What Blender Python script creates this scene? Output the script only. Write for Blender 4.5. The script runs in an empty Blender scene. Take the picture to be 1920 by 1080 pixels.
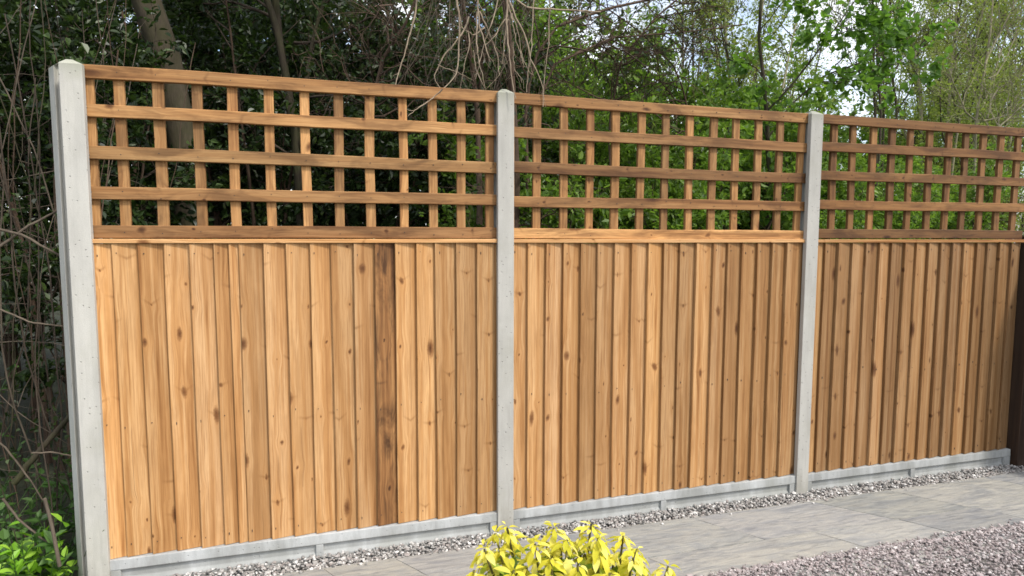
import bpy, math, random
import numpy as np
from mathutils import Matrix, Vector

sc = bpy.context.scene
col = sc.collection

# ------------------------------------------------------------------ camera
F, YAW, PITCH, ROLL = 1147.3, 0.2747, -0.0821, 0.0016
CAM = np.array([1.1167, -3.046, 1.5851])
fw = np.array([math.sin(YAW)*math.cos(PITCH), math.cos(YAW)*math.cos(PITCH), math.sin(PITCH)])
_r = np.array([math.cos(YAW), -math.sin(YAW), 0.0])
_u = np.cross(_r, fw)
rt = _r*math.cos(ROLL) + _u*math.sin(ROLL)
up = -_r*math.sin(ROLL) + _u*math.cos(ROLL)
cd = bpy.data.cameras.new('camera')
cam = bpy.data.objects.new('camera', cd)
col.objects.link(cam)
cd.sensor_width = 36.0
cd.lens = F/1920*36.0
cd.clip_start = 0.05
cd.clip_end = 400
M4 = Matrix(((rt[0], up[0], -fw[0], CAM[0]), (rt[1], up[1], -fw[1], CAM[1]), (rt[2], up[2], -fw[2], CAM[2]), (0, 0, 0, 1)))
cam.matrix_world = M4
sc.camera = cam

# ------------------------------------------------------------------ sky, sun, exposure
SUN_EL, SUN_AZ = math.radians(50), math.radians(147)      # azimuth clockwise from +Y (the fence's back)
w = bpy.data.worlds.new('World'); sc.world = w; w.use_nodes = True
nt = w.node_tree
sky = nt.nodes.new('ShaderNodeTexSky'); sky.sky_type = 'NISHITA'; sky.sun_disc = False
sky.sun_elevation = SUN_EL; sky.sun_rotation = SUN_AZ
sky.air_density = 1.0; sky.dust_density = 2.5; sky.ozone_density = 1.0
bg = nt.nodes['Background']; bg.inputs['Strength'].default_value = 0.15
# broken bright cloud all over the sky
tcw = nt.nodes.new('ShaderNodeTexCoord'); cn = nt.nodes.new('ShaderNodeTexNoise'); cn.inputs['Scale'].default_value = 3.2; cn.inputs['Detail'].default_value = 6
cr = nt.nodes.new('ShaderNodeValToRGB'); cr.color_ramp.elements[0].position = .38; cr.color_ramp.elements[1].position = .60
cm = nt.nodes.new('ShaderNodeMix'); cm.data_type = 'RGBA'; cm.inputs[7].default_value = (7.0, 7.2, 7.4, 1)
nt.links.new(tcw.outputs['Generated'], cn.inputs['Vector']); nt.links.new(cn.outputs[0], cr.inputs[0]); nt.links.new(cr.outputs[0], cm.inputs[0])
nt.links.new(sky.outputs['Color'], cm.inputs[6]); nt.links.new(cm.outputs[2], bg.inputs['Color'])
sl = bpy.data.lights.new('sun', 'SUN'); sl.energy = 2.0; sl.angle = math.radians(7); sl.color = (1.0, 0.95, 0.88)
so = bpy.data.objects.new('sun', sl); col.objects.link(so)
sd = Vector((math.sin(SUN_AZ)*math.cos(SUN_EL), math.cos(SUN_AZ)*math.cos(SUN_EL), math.sin(SUN_EL)))
so.rotation_euler = sd.to_track_quat('Z', 'Y').to_euler()
so.location = (4, -6, 9)
vs = sc.view_settings
vs.view_transform = 'Standard'; vs.look = 'None'; vs.gamma = 1.0; vs.use_curve_mapping = False
vs.exposure = 0.86
sc.cycles.filter_width = 1.6
sc.cycles.max_bounces = 4; sc.cycles.diffuse_bounces = 2; sc.cycles.glossy_bounces = 1; sc.cycles.transmission_bounces = 2

rng = np.random.default_rng(7)
random.seed(7)

# ------------------------------------------------------------------ helpers
def at(px, py, Y):
    """the point of the vertical plane y = Y that the photograph shows at a pixel of the 1920 px picture"""
    d = fw + rt*(px-960)/F + up*(540-py)/F
    return CAM + d*(Y-CAM[1])/d[1]

def link(name, me, mat=None, parent=None):
    o = bpy.data.objects.new(name, me)
    col.objects.link(o)
    if mat is not None:
        for m in (mat if isinstance(mat, (list, tuple)) else [mat]):
            me.materials.append(m)
    if parent is not None: o.parent = parent
    return o

def tag(o, label=None, cat=None, group=None, kind=None):
    if label: o['label'] = label
    if cat: o['category'] = cat
    if group: o['group'] = group
    if kind: o['kind'] = kind
    return o

def empty(name, loc=(0, 0, 0), rz=0.0):
    o = bpy.data.objects.new(name, None); o.empty_display_size = 0.1
    col.objects.link(o); o.location = loc; o.rotation_euler = (0, 0, rz)
    return o

def copy_tree(o, parent=None):
    c = o.copy(); col.objects.link(c); c.parent = parent
    for ch in list(o.children): copy_tree(ch, c)
    return c

def smooth(me):
    me.polygons.foreach_set('use_smooth', np.ones(len(me.polygons), dtype=bool)); return me

def norm(a): return a/np.maximum(np.linalg.norm(a, axis=-1, keepdims=True), 1e-9)

class MB:
    """collects vertex / quad blocks and builds one mesh"""
    def __init__(s): s.v = []; s.f = []; s.n = 0
    def add(s, v, f):
        v = np.asarray(v, float); f = np.asarray(f, int)
        if f.shape[1] == 3: f = np.concatenate([f, f[:, 2:3]*0-1], axis=1) - 0
        g = np.where(f >= 0, f+s.n, -1)
        s.v.append(v); s.f.append(g); s.n += len(v)
    def box(s, x0, x1, y0, y1, z0, z1):
        v = [(x, y, z) for z in (z0, z1) for y in (y0, y1) for x in (x0, x1)]
        s.add(v, [(0, 2, 3, 1), (4, 5, 7, 6), (0, 1, 5, 4), (2, 6, 7, 3), (0, 4, 6, 2), (1, 3, 7, 5)])
    def mesh(s, name, sm=False):
        v = np.concatenate(s.v); f = np.concatenate(s.f)
        me = bpy.data.meshes.new(name)
        tri = f[:, 3] < 0
        lt = np.where(tri, 3, 4)
        ls = np.concatenate([[0], np.cumsum(lt)[:-1]])
        loops = f[f >= 0] if True else None
        me.vertices.add(len(v)); me.vertices.foreach_set('co', v.astype(np.float32).ravel())
        me.loops.add(len(loops)); me.loops.foreach_set('vertex_index', loops.astype(np.int32))
        me.polygons.add(len(f)); me.polygons.foreach_set('loop_start', ls.astype(np.int32))
        me.update(calc_edges=True); me.validate()
        me.polygons.foreach_set('use_smooth', np.full(len(me.polygons), bool(sm)))
        return me

def tubes(mb, pts, rad, n=4, caps=False):
    """pts (M,k,3), rad (M,k): tapered tubes"""
    pts = np.asarray(pts, float); rad = np.asarray(rad, float)
    M, k, _ = pts.shape
    if M == 0: return
    t = np.empty_like(pts); t[:, 1:-1] = pts[:, 2:]-pts[:, :-2]; t[:, 0] = pts[:, 1]-pts[:, 0]; t[:, -1] = pts[:, -1]-pts[:, -2]
    t = norm(t)
    ax = np.where(np.abs(t[:, :1, 2:3]) > 0.75, np.array([1.0, 0.13, 0.0]), np.array([0.0, 0.11, 1.0]))
    a = norm(np.cross(t, np.broadcast_to(ax, t.shape))); b = np.cross(t, a)
    th = np.arange(n)*2*math.pi/n
    ring = pts[:, :, None, :] + rad[:, :, None, None]*(a[:, :, None, :]*np.cos(th)[None, None, :, None] + b[:, :, None, :]*np.sin(th)[None, None, :, None])
    v = ring.reshape(-1, 3)
    i = np.arange(M)[:, None, None]*k*n + np.arange(k-1)[None, :, None]*n
    j = np.arange(n)[None, None, :]; j2 = (j+1) % n
    f = np.stack([i+j, i+j2, i+n+j2, i+n+j], axis=-1).reshape(-1, 4)
    mb.add(v, f)

def leaves(mb, P, D, N, L, W, fold=0.25, detail=1):
    """leaf blades: P base, D direction, N rough normal"""
    M = len(P)
    if M == 0: return
    D = norm(D); S = norm(np.cross(D, N)); U = np.cross(S, D)
    L = np.asarray(L)[:, None]; W = np.asarray(W)[:, None]
    if detail == 0:
        v = np.stack([P, P+D*L*.45+S*W*.5+U*W*fold, P+D*L, P+D*L*.45-S*W*.5+U*W*fold], axis=1)
        f = np.arange(M)[:, None]*4+np.array([[0, 1, 2, 3]])
        mb.add(v.reshape(-1, 3), f); return
    droop = U*L*0.12
    v = np.stack([P, P+D*L*.28+S*W*.42+U*W*fold, P+D*L*.62+S*W*.40+U*W*fold-droop*.3, P+D*L-droop,
                  P+D*L*.62-S*W*.40+U*W*fold-droop*.3, P+D*L*.28-S*W*.42+U*W*fold], axis=1)
    b = np.arange(M)[:, None]*6
    f = np.concatenate([b+np.array([[0, 1, 2, 3]]), b+np.array([[0, 3, 4, 5]])])
    mb.add(v.reshape(-1, 3), f)

def walk(r, P0, D, L, k, wob=.2, lift=0.0):
    """random-walk branches: returns (M,k,3)"""
    M = len(P0); D = norm(np.asarray(D, float)); out = np.empty((M, k, 3)); out[:, 0] = P0
    st = (np.asarray(L, float)/(k-1))[:, None]
    for i in range(1, k):
        D = norm(D + wob*r.normal(size=(M, 3)) + np.array([0, 0, lift]))
        out[:, i] = out[:, i-1]+D*st
    return out

def along(pts, idx, t):
    k = pts.shape[1]; s = np.clip(t, 0, .9999)*(k-1); i = s.astype(int); fr = (s-i)[:, None]
    a = pts[idx, i]; b = pts[idx, i+1]
    return a+(b-a)*fr, norm(b-a)

def side_dirs(r, T, ang):
    q = r.normal(size=T.shape); p = norm(np.cross(T, q)); a = np.asarray(ang)[:, None]
    return T*np.cos(a)+p*np.sin(a)

def resample(P, k):
    P = np.asarray(P, float); d = np.concatenate([[0], np.cumsum(np.linalg.norm(np.diff(P, axis=0), axis=1))])
    # smooth the traced line a little
    s = np.linspace(0, d[-1], k)
    return np.stack([np.interp(s, d, P[:, c]) for c in range(3)], axis=1)

# ------------------------------------------------------------------ materials
def mat_new(name):
    m = bpy.data.materials.new(name); m.use_nodes = True
    nt = m.node_tree; return m, nt, nt.nodes, nt.links, nt.nodes['Principled BSDF']

class NT:
    """tiny node helper"""
    def __init__(s, nt): s.nt = nt
    def n(s, t, **kw):
        x = s.nt.nodes.new(t)
        for k, v in kw.items(): setattr(x, k, v)
        return x
    def link(s, a, b): s.nt.links.new(a, b)
    def math(s, op, a, b=None, c=None, clamp=False):
        x = s.n('ShaderNodeMath', operation=op); x.use_clamp = clamp
        for i, v in enumerate((a, b, c)):
            if v is None: continue
            if isinstance(v, (int, float)): x.inputs[i].default_value = v
            else: s.link(v, x.inputs[i])
        return x.outputs[0]
    def mix(s, f, a, b, mode='MIX'):
        x = s.n('ShaderNodeMix', data_type='RGBA', blend_type=mode)
        for i, v in ((0, f), (6, a), (7, b)):
            if isinstance(v, (int, float)): x.inputs[i].default_value = v
            elif isinstance(v, tuple): x.inputs[i].default_value = (*v, 1) if len(v) == 3 else v
            else: s.link(v, x.inputs[i])
        return x.outputs[2]
    def ramp(s, f, pts):
        x = s.n('ShaderNodeValToRGB'); e = x.color_ramp.elements
        while len(e) < len(pts): e.new(0.5)
        for q, (p, c) in zip(e, pts): q.position = p; q.color = (*c, 1) if isinstance(c, tuple) else (c, c, c, 1)
        s.link(f, x.inputs[0]); return x.outputs[0]
    def noise(s, v, scale, detail=3, rough=.5, dim='3D', dist=0.0):
        x = s.n('ShaderNodeTexNoise', noise_dimensions=dim); x.inputs['Scale'].default_value = scale
        x.inputs['Detail'].default_value = detail; x.inputs['Roughness'].default_value = rough; x.inputs['Distortion'].default_value = dist
        if v is not None: s.link(v, x.inputs['Vector'])
        return x.outputs[0]
    def comb(s, x, y, z):
        c = s.n('ShaderNodeCombineXYZ')
        for i, v in enumerate((x, y, z)):
            if isinstance(v, (int, float)): c.inputs[i].default_value = v
            else: s.link(v, c.inputs[i])
        return c.outputs[0]
    def bump(s, h, strength, dist, normal=None):
        b = s.n('ShaderNodeBump'); b.inputs['Strength'].default_value = strength; b.inputs['Distance'].default_value = dist
        s.link(h, b.inputs['Height'])
        if normal is not None: s.link(normal, b.inputs['Normal'])
        return b.outputs[0]

def wood_material(name, pale, mid, dark, knots=True, rough=.7, stain=0.0):
    m, nt, N, Lk, bs = mat_new(name); h = NT(nt)
    tc = h.n('ShaderNodeTexCoord'); oi = h.n('ShaderNodeObjectInfo')
    sp = h.n('ShaderNodeSeparateXYZ'); h.link(tc.outputs['Object'], sp.inputs[0])
    x, y, z = sp.outputs; rnd = oi.outputs['Random']
    # knots: one candidate per 10 x 26 cm cell
    cx = h.math('ADD', h.math('MULTIPLY', x, 9.5), h.math('MULTIPLY', rnd, 371.0))
    cz = h.math('ADD', h.math('MULTIPLY', z, 3.6), h.math('MULTIPLY', rnd, 913.0))
    vo = h.n('ShaderNodeTexVoronoi', voronoi_dimensions='2D'); vo.inputs['Scale'].default_value = 1.0; vo.inputs['Randomness'].default_value = .8
    h.link(h.comb(cx, cz, 0.0), vo.inputs['Vector'])
    vp = h.n('ShaderNodeSeparateXYZ'); h.link(vo.outputs['Position'], vp.inputs[0])
    vc = h.n('ShaderNodeSeparateColor'); h.link(vo.outputs['Color'], vc.inputs[0])
    dx = h.math('DIVIDE', h.math('SUBTRACT', cx, vp.outputs[0]), 9.5)
    dz = h.math('DIVIDE', h.math('SUBTRACT', cz, vp.outputs[1]), 3.6)
    el = h.math('MULTIPLY', h.math('ADD', dz, h.math('MULTIPLY', dx, h.math('MULTIPLY_ADD', vc.outputs[2], 1.2, -.6))), h.math('MULTIPLY_ADD', vc.outputs[0], .9, -.05))
    kw = h.math('MULTIPLY', h.math('SUBTRACT', h.noise(tc.outputs['Object'], 95, 2, .5), .5), .008)
    d = h.math('ABSOLUTE', h.math('ADD', h.math('SQRT', h.math('ADD', h.math('MULTIPLY', dx, dx), h.math('MULTIPLY', el, el))), kw))
    has = h.math('GREATER_THAN', vc.outputs[0], .38)
    rad = h.math('MULTIPLY_ADD', h.math('POWER', vc.outputs[1], 3.5), .0140, .0032)
    kn = h.math('MULTIPLY', h.math('SUBTRACT', 1.0, h.math('SMOOTH_MIN', h.math('DIVIDE', d, rad), 1.0, .35)), has, clamp=True)
    # grain flows round the knots
    g = h.math('POWER', 2.718, h.math('MULTIPLY', h.math('MULTIPLY', d, d), -1500.0))
    gx = h.math('SUBTRACT', x, h.math('MULTIPLY', h.math('MULTIPLY', dx, g), h.math('MULTIPLY', has, .75)))
    gz = h.math('ADD', z, h.math('MULTIPLY', rnd, 57.0))
    gv = h.comb(h.math('MULTIPLY', gx, 1.0), h.math('MULTIPLY', y, 1.0), h.math('MULTIPLY', gz, .022))
    lo = h.noise(gv, 38, 3, .55, dist=.25)
    fine = h.noise(gv, 210, 4, .6)
    blot = h.noise(h.comb(x, y, h.math('MULTIPLY', gz, .35)), 9, 3, .6)
    # cathedral rings
    rg = h.math('SINE', h.math('MULTIPLY', h.math('ADD', gx, h.math('MULTIPLY', h.noise(h.comb(h.math('MULTIPLY', gx, .6), rnd, h.math('MULTIPLY', gz, .12)), 6, 2, .5), .22)), 420.0))
    rg = h.math('MULTIPLY_ADD', rg, .5, .5)
    c = h.ramp(lo, [(.30, dark), (.44, mid), (.58, pale)])
    c = h.mix(h.math('MULTIPLY', rg, .28), c, mid)
    c = h.mix(h.math('MULTIPLY', h.ramp(fine, [(.36, 1.0), (.54, 0.0)]), .48), c, dark)
    c = h.mix(h.math('MULTIPLY', h.ramp(blot, [(.35, 0.0), (.75, 1.0)]), .45), c, mid)
    # darker heartwood along one side of some boards
    r2_ = h.math('FRACT', h.math('MULTIPLY', rnd, 53.3)); r3_ = h.math('FRACT', h.math('MULTIPLY', rnd, 191.7))
    hw = h.math('SUBTRACT', h.math('ADD', gx, h.math('MULTIPLY', h.math('SUBTRACT', blot, .5), .05)), h.math('MULTIPLY_ADD', r2_, .08, .01))
    hw = h.math('MULTIPLY', h.math('DIVIDE', hw, .006, clamp=True), h.math('GREATER_THAN', r3_, .45))
    c = h.mix(h.math('MULTIPLY', hw, .38), c, tuple(q*.8 for q in mid))
    if stain:
        sn = h.noise(h.comb(h.math('MULTIPLY', gx, 2.5), rnd, h.math('MULTIPLY', gz, .55)), 5.5, 4, .65, dist=.6)
        c = h.mix(h.math('MULTIPLY', h.ramp(sn, [(.44, 0.0), (.62, 1.0)]), stain), c, tuple(q*.62 for q in dark))
    if knots:
        halo = h.math('MULTIPLY', h.math('POWER', 2.718, h.math('MULTIPLY', h.math('MULTIPLY', d, d), -3200.0)), h.math('MULTIPLY', has, .55))
        c = h.mix(halo, c, mid)
        c = h.mix(h.math('MULTIPLY', h.math('POWER', kn, .32), .88), c, (dark[0]*.55, dark[1]*.42, dark[2]*.32))
        c = h.mix(h.math('MULTIPLY', h.math('MULTIPLY', kn, h.ramp(fine, [(.35, 0.0), (.6, 1.0)])), .9), c, (dark[0]*.25, dark[1]*.18, dark[2]*.14))
        # V-shaped branch scars and fine drying checks
        ad = h.math('ABSOLUTE', dx)
        vv = h.math('ABSOLUTE', h.math('SUBTRACT', dz, h.math('MULTIPLY', ad, h.math('MULTIPLY_ADD', vc.outputs[2], 1.8, -1.0))))
        sc_ = h.math('MULTIPLY', h.math('SUBTRACT', 1.0, h.math('DIVIDE', h.math('ADD', vv, h.math('MULTIPLY', h.math('SUBTRACT', fine, .5), .012)), .0105), clamp=True), h.math('SUBTRACT', 1.0, h.math('DIVIDE', ad, .045), clamp=True), clamp=True)
        sc_ = h.math('MULTIPLY', sc_, h.math('GREATER_THAN', vc.outputs[2], .62))
        c = h.mix(h.math('MULTIPLY', sc_, .6), c, tuple(q*.85 for q in dark))
        ck = h.math('ABSOLUTE', h.math('SUBTRACT', h.math('ADD', gx, h.math('MULTIPLY', h.noise(h.comb(rnd, 0.0, gz), 5, 2, .5), .012)), h.math('MULTIPLY_ADD', h.math('FRACT', h.math('MULTIPLY', rnd, 77.7)), .06, .03)))
        ck = h.math('SUBTRACT', 1.0, h.math('DIVIDE', ck, .0012), clamp=True)
        ck = h.math('MULTIPLY', ck, h.ramp(h.noise(h.comb(rnd, 3.0, gz), 2.2, 1, .5), [(.56, 0.0), (.60, 1.0)]))
        c = h.mix(h.math('MULTIPLY', ck, .85), c, tuple(q*.35 for q in dark))
    c = h.mix(1.0, c, oi.outputs['Color'], 'MULTIPLY')
    v = h.math('MULTIPLY_ADD', rnd, .34, .84)
    hs = h.n('ShaderNodeHueSaturation'); h.link(c, hs.inputs['Color']); h.link(v, hs.inputs['Value'])
    hs.inputs['Saturation'].default_value = 1.0
    h.link(hs.outputs[0], bs.inputs['Base Color'])
    bs.inputs['Roughness'].default_value = rough
    bs.inputs['Specular IOR Level'].default_value = .3
    ht = h.math('ADD', h.math('MULTIPLY', fine, .6), h.math('MULTIPLY', lo, .6))
    h.link(h.bump(ht, .55, .002), bs.inputs['Normal'])
    return m

def concrete_material(name, base, var, speck=.5):
    m, nt, N, Lk, bs = mat_new(name); h = NT(nt)
    tc = h.n('ShaderNodeTexCoord'); co = tc.outputs['Object']
    oi = h.n('ShaderNodeObjectInfo')
    off = h.n('ShaderNodeVectorMath', operation='ADD'); h.link(co, off.inputs[0])
    h.link(h.comb(h.math('MULTIPLY', oi.outputs['Random'], 31.0), 0.0, h.math('MULTIPLY', oi.outputs['Random'], 17.0)), off.inputs[1])
    p = off.outputs[0]
    mp = h.n('ShaderNodeMapping'); mp.inputs['Scale'].default_value = (1, 1, .25); h.link(p, mp.inputs[0])
    big = h.noise(mp.outputs[0], 7, 5, .65)
    fine = h.noise(p, 260, 2, .6)
    vo = h.n('ShaderNodeTexVoronoi'); vo.inputs['Scale'].default_value = 46; h.link(p, vo.inputs['Vector'])
    vcx = h.n('ShaderNodeSeparateColor'); h.link(vo.outputs['Color'], vcx.inputs[0])
    pit = h.math('MULTIPLY', h.ramp(vo.outputs['Distance'], [(.10, 1.0), (.17, 0.0)]), h.math('GREATER_THAN', vcx.outputs[0], .52))
    c = h.ramp(big, [(.25, tuple(b*(1-var) for b in base)), (.55, base), (.8, tuple(min(1, b*(1+var*.5)) for b in base))])
    c = h.mix(h.math('MULTIPLY', h.ramp(fine, [(.3, 1.0), (.55, 0.0)]), .25), c, tuple(b*.55 for b in base))
    c = h.mix(h.math('MULTIPLY', pit, speck), c, tuple(b*.28 for b in base))
    zz = h.n('ShaderNodeSeparateXYZ'); h.link(co, zz.inputs[0])
    wet = h.math('ADD', h.math('MULTIPLY', zz.outputs[2], 5.0), h.math('MULTIPLY', h.math('SUBTRACT', big, .5), 2.2))
    c = h.mix(h.math('MULTIPLY', h.ramp(wet, [(.2, 1.0), (.75, 0.0)]), .45), c, (base[0]*.5, base[1]*.49, base[2]*.44))
    alg = h.math('SUBTRACT', h.math('ADD', zz.outputs[2], h.math('MULTIPLY', big, .25)), 2.36)
    c = h.mix(h.math('MULTIPLY', h.math('DIVIDE', alg, .12, clamp=True), .6), c, (.17, .19, .10))
    run = h.noise(h.comb(h.math('MULTIPLY', zz.outputs[0], 1.0), zz.outputs[1], h.math('MULTIPLY', zz.outputs[2], .05)), 55, 3, .6)
    c = h.mix(h.math('MULTIPLY', h.ramp(run, [(.5, 0.0), (.7, 1.0)]), .22), c, tuple(b*.6 for b in base))
    stain = h.noise(p, 2.3, 4, .7)
    c = h.mix(h.math('MULTIPLY', h.ramp(stain, [(.5, 0.0), (.72, 1.0)]), .35), c, (base[0]*.62, base[1]*.62, base[2]*.52))
    c = h.mix(1.0, c, oi.outputs['Color'], 'MULTIPLY')
    h.link(c, bs.inputs['Base Color'])
    bs.inputs['Roughness'].default_value = .9; bs.inputs['Specular IOR Level'].default_value = .2
    ht = h.math('SUBTRACT', h.math('MULTIPLY', fine, .3), pit)
    h.link(h.bump(ht, .7, .003), bs.inputs['Normal'])
    return m

def leaf_material(name, a, b, c3, trans=.35, rough=.45, spec=.4):
    m, nt, N, Lk, bs = mat_new(name); h = NT(nt)
    ge = h.n('ShaderNodeNewGeometry')
    c = h.ramp(ge.outputs['Random Per Island'], [(0.0, a), (.5, b), (.92, c3)])
    h.link(c, bs.inputs['Base Color'])
    bs.inputs['Roughness'].default_value = rough; bs.inputs['Specular IOR Level'].default_value = spec
    tr = h.n('ShaderNodeBsdfTranslucent')
    h.link(h.mix(.5, c, tuple(min(1, v*q) for v, q in zip(c3, (1.3, 1.5, .7)))), tr.inputs['Color'])
    mx = h.n('ShaderNodeMixShader'); mx.inputs[0].default_value = trans
    h.link(bs.outputs[0], mx.inputs[1]); h.link(tr.outputs[0], mx.inputs[2])
    h.link(mx.outputs[0], N['Material Output'].inputs['Surface'])
    return m

def bark_material(name, a, b, moss=None, mossamt=.4, scale=14):
    m, nt, N, Lk, bs = mat_new(name); h = NT(nt)
    tc = h.n('ShaderNodeTexCoord'); mp = h.n('ShaderNodeMapping'); mp.inputs['Scale'].default_value = (1, 1, .3)
    h.link(tc.outputs['Object'], mp.inputs[0])
    n1 = h.noise(mp.outputs[0], scale, 5, .65); n2 = h.noise(mp.outputs[0], scale*5, 4, .6)
    ge = h.n('ShaderNodeNewGeometry')
    c = h.ramp(h.math('ADD', h.math('MULTIPLY', n1, .7), h.math('MULTIPLY', n2, .3)), [(.32, a), (.66, b)])
    v = h.n('ShaderNodeHueSaturation'); h.link(c, v.inputs['Color'])
    h.link(h.math('MULTIPLY_ADD', ge.outputs['Random Per Island'], .7, .6), v.inputs['Value'])
    c = v.outputs[0]
    if moss:
        n3 = h.noise(tc.outputs['Object'], 3.5, 4, .7)
        c = h.mix(h.math('MULTIPLY', h.ramp(n3, [(.42, 0.0), (.62, 1.0)]), mossamt), c, moss)
    h.link(c, bs.inputs['Base Color']); bs.inputs['Roughness'].default_value = .9; bs.inputs['Specular IOR Level'].default_value = .2
    h.link(h.bump(h.math('ADD', n1, h.math('MULTIPLY', n2, .5)), .7, .012), bs.inputs['Normal'])
    return m

def stone_material(name, ramp, rough=.8):
    m, nt, N, Lk, bs = mat_new(name); h = NT(nt)
    ge = h.n('ShaderNodeNewGeometry'); tc = h.n('ShaderNodeTexCoord')
    c = h.ramp(ge.outputs['Random Per Island'], ramp)
    n = h.noise(tc.outputs['Object'], 180, 2, .6)
    c = h.mix(h.math('MULTIPLY', n, .5), c, h.mix(1.0, c, (.55, .52, .5), 'MULTIPLY'))
    h.link(c, bs.inputs['Base Color']); bs.inputs['Roughness'].default_value = rough
    return m

def ground_material(name, cols, scale, bumpd=.01, fine=60):
    m, nt, N, Lk, bs = mat_new(name); h = NT(nt)
    tc = h.n('ShaderNodeTexCoord')
    n1 = h.noise(tc.outputs['Object'], scale, 5, .65); n2 = h.noise(tc.outputs['Object'], fine, 4, .7)
    c = h.ramp(h.math('ADD', h.math('MULTIPLY', n1, .5), h.math('MULTIPLY', n2, .5)), [(.36, cols[0]), (.5, cols[1]), (.64, cols[2])])
    h.link(c, bs.inputs['Base Color']); bs.inputs['Roughness'].default_value = .95
    h.link(h.bump(n2, .8, bumpd), bs.inputs['Normal'])
    return m

def slab_material(name):
    m, nt, N, Lk, bs = mat_new(name); h = NT(nt)
    tc = h.n('ShaderNodeTexCoord'); oi = h.n('ShaderNodeObjectInfo')
    sp = h.n('ShaderNodeSeparateXYZ'); h.link(tc.outputs['Object'], sp.inputs[0])
    r = oi.outputs['Random']
    wv = h.comb(h.math('ADD', sp.outputs[0], h.math('MULTIPLY', r, 40.0)), h.math('ADD', h.math('MULTIPLY', sp.outputs[1], 3.2), h.math('MULTIPLY', r, 13.0)), sp.outputs[2])
    n1 = h.noise(wv, 2.4, 5, .6, dist=1.3)
    n2 = h.noise(h.comb(h.math('ADD', sp.outputs[0], h.math('MULTIPLY', r, 40.0)), h.math('MULTIPLY', sp.outputs[1], 7.0), r), 5.5, 6, .68, dist=1.2)
    n3 = h.noise(tc.outputs['Object'], 160, 3, .6)
    c = h.ramp(n1, [(.3, (.205, .212, .218)), (.44, (.265, .266, .26)), (.56, (.315, .307, .282)), (.68, (.25, .252, .252))])
    c = h.mix(h.math('MULTIPLY', h.ramp(n2, [(.34, 1.0), (.50, 0.0)]), .62), c, (.125, .128, .135))
    c = h.mix(h.math('MULTIPLY', h.ramp(n2, [(.54, 0.0), (.68, 1.0)]), .55), c, (.42, .40, .35))
    c = h.mix(h.math('MULTIPLY', h.ramp(n3, [(.35, 1.0), (.6, 0.0)]), .22), c, (.12, .117, .11))
    c = h.mix(1.0, c, oi.outputs['Color'], 'MULTIPLY')
    h.link(c, bs.inputs['Base Color']); bs.inputs['Roughness'].default_value = .75; bs.inputs['Specular IOR Level'].default_value = .3
    ht = h.math('ADD', h.math('MULTIPLY', h.ramp(n1, [(.2, 0.0), (.48, .5), (.5, .7), (.9, 1.0)]), 1.0), h.math('MULTIPLY', n2, .7))
    nb = h.bump(ht, .4, .008)
    h.link(h.bump(n3, .25, .002, nb), bs.inputs['Normal'])
    return m

M = {}
M['board'] = wood_material('sawn_softwood', (.54, .326, .152), (.41, .211, .077), (.205, .083, .022), stain=.16)
M['stained_board'] = wood_material('streaky_stained_board', (.42, .225, .085), (.26, .120, .040), (.070, .029, .010), stain=.85)
M['trellis'] = wood_material('planed_batten', (.47, .268, .112), (.355, .180, .066), (.14, .058, .018), stain=.6)
M['dark_timber'] = wood_material('dark_stained_timber', (.05, .026, .014), (.035, .018, .010), (.02, .010, .006), knots=False)
M['concrete'] = concrete_material('cast_concrete', (.50, .485, .445), .26)
M['gravel_board'] = concrete_material('smooth_concrete', (.435, .445, .44), .36, .3)
M['slab'] = slab_material('riven_sandstone')
M['nail'], _, _, _, _b = mat_new('nail_steel'); _b.inputs['Base Color'].default_value = (.03, .022, .018, 1); _b.inputs['Roughness'].default_value = .6
M['soil'] = ground_material('leaf_litter', ((.018, .014, .008), (.030, .034, .014), (.050, .062, .022)), 1.6, .03, 30)
M['grit'] = ground_material('grit_bed', ((.07, .065, .062), (.14, .13, .12), (.22, .2, .19)), 4, .006, 220)
M['mortar'] = ground_material('sand_joint', ((.24, .23, .20), (.29, .28, .245), (.34, .325, .285)), 6, .002, 300)
M['grey_stone'] = stone_material('grey_chipping', [(0, (.11, .106, .10)), (.16, (.23, .22, .205)), (.42, (.34, .325, .30)), (.6, (.29, .25, .23)), (.8, (.46, .445, .42)), (1, (.66, .64, .61))])
M['pink_stone'] = stone_material('pink_granite_chipping', [(0, (.13, .115, .112)), (.14, (.25, .215, .21)), (.4, (.35, .295, .285)), (.6, (.30, .275, .268)), (.82, (.42, .365, .355)), (1, (.58, .55, .53))])

# ------------------------------------------------------------------ the ground
def sheet(name, x0, x1, y0, y1, z, mat, kind='structure', sub=1):
    mb = MB()
    xs = np.linspace(x0, x1, sub+1); ys = np.linspace(y0, y1, sub+1)
    v = np.array([(x, y, z) for y in ys for x in xs]); n = sub+1
    f = [(j*n+i, j*n+i+1, (j+1)*n+i+1, (j+1)*n+i) for j in range(sub) for i in range(sub)]
    mb.add(v, f)
    return tag(link(name, mb.mesh(name), mat), kind=kind)

sheet('ground', -120, 160, -60, 220, -.06, M['soil'])
gb = sheet('gravel_bed', .0, 9.0, -6.0, .03, -.034, M['grit'])
tag(gb, 'grit bed beneath the chippings and paving beside the fence', None)
sheet('path', .45, 8.0, -.86, -.082, -.0005, M['mortar'])

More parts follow.
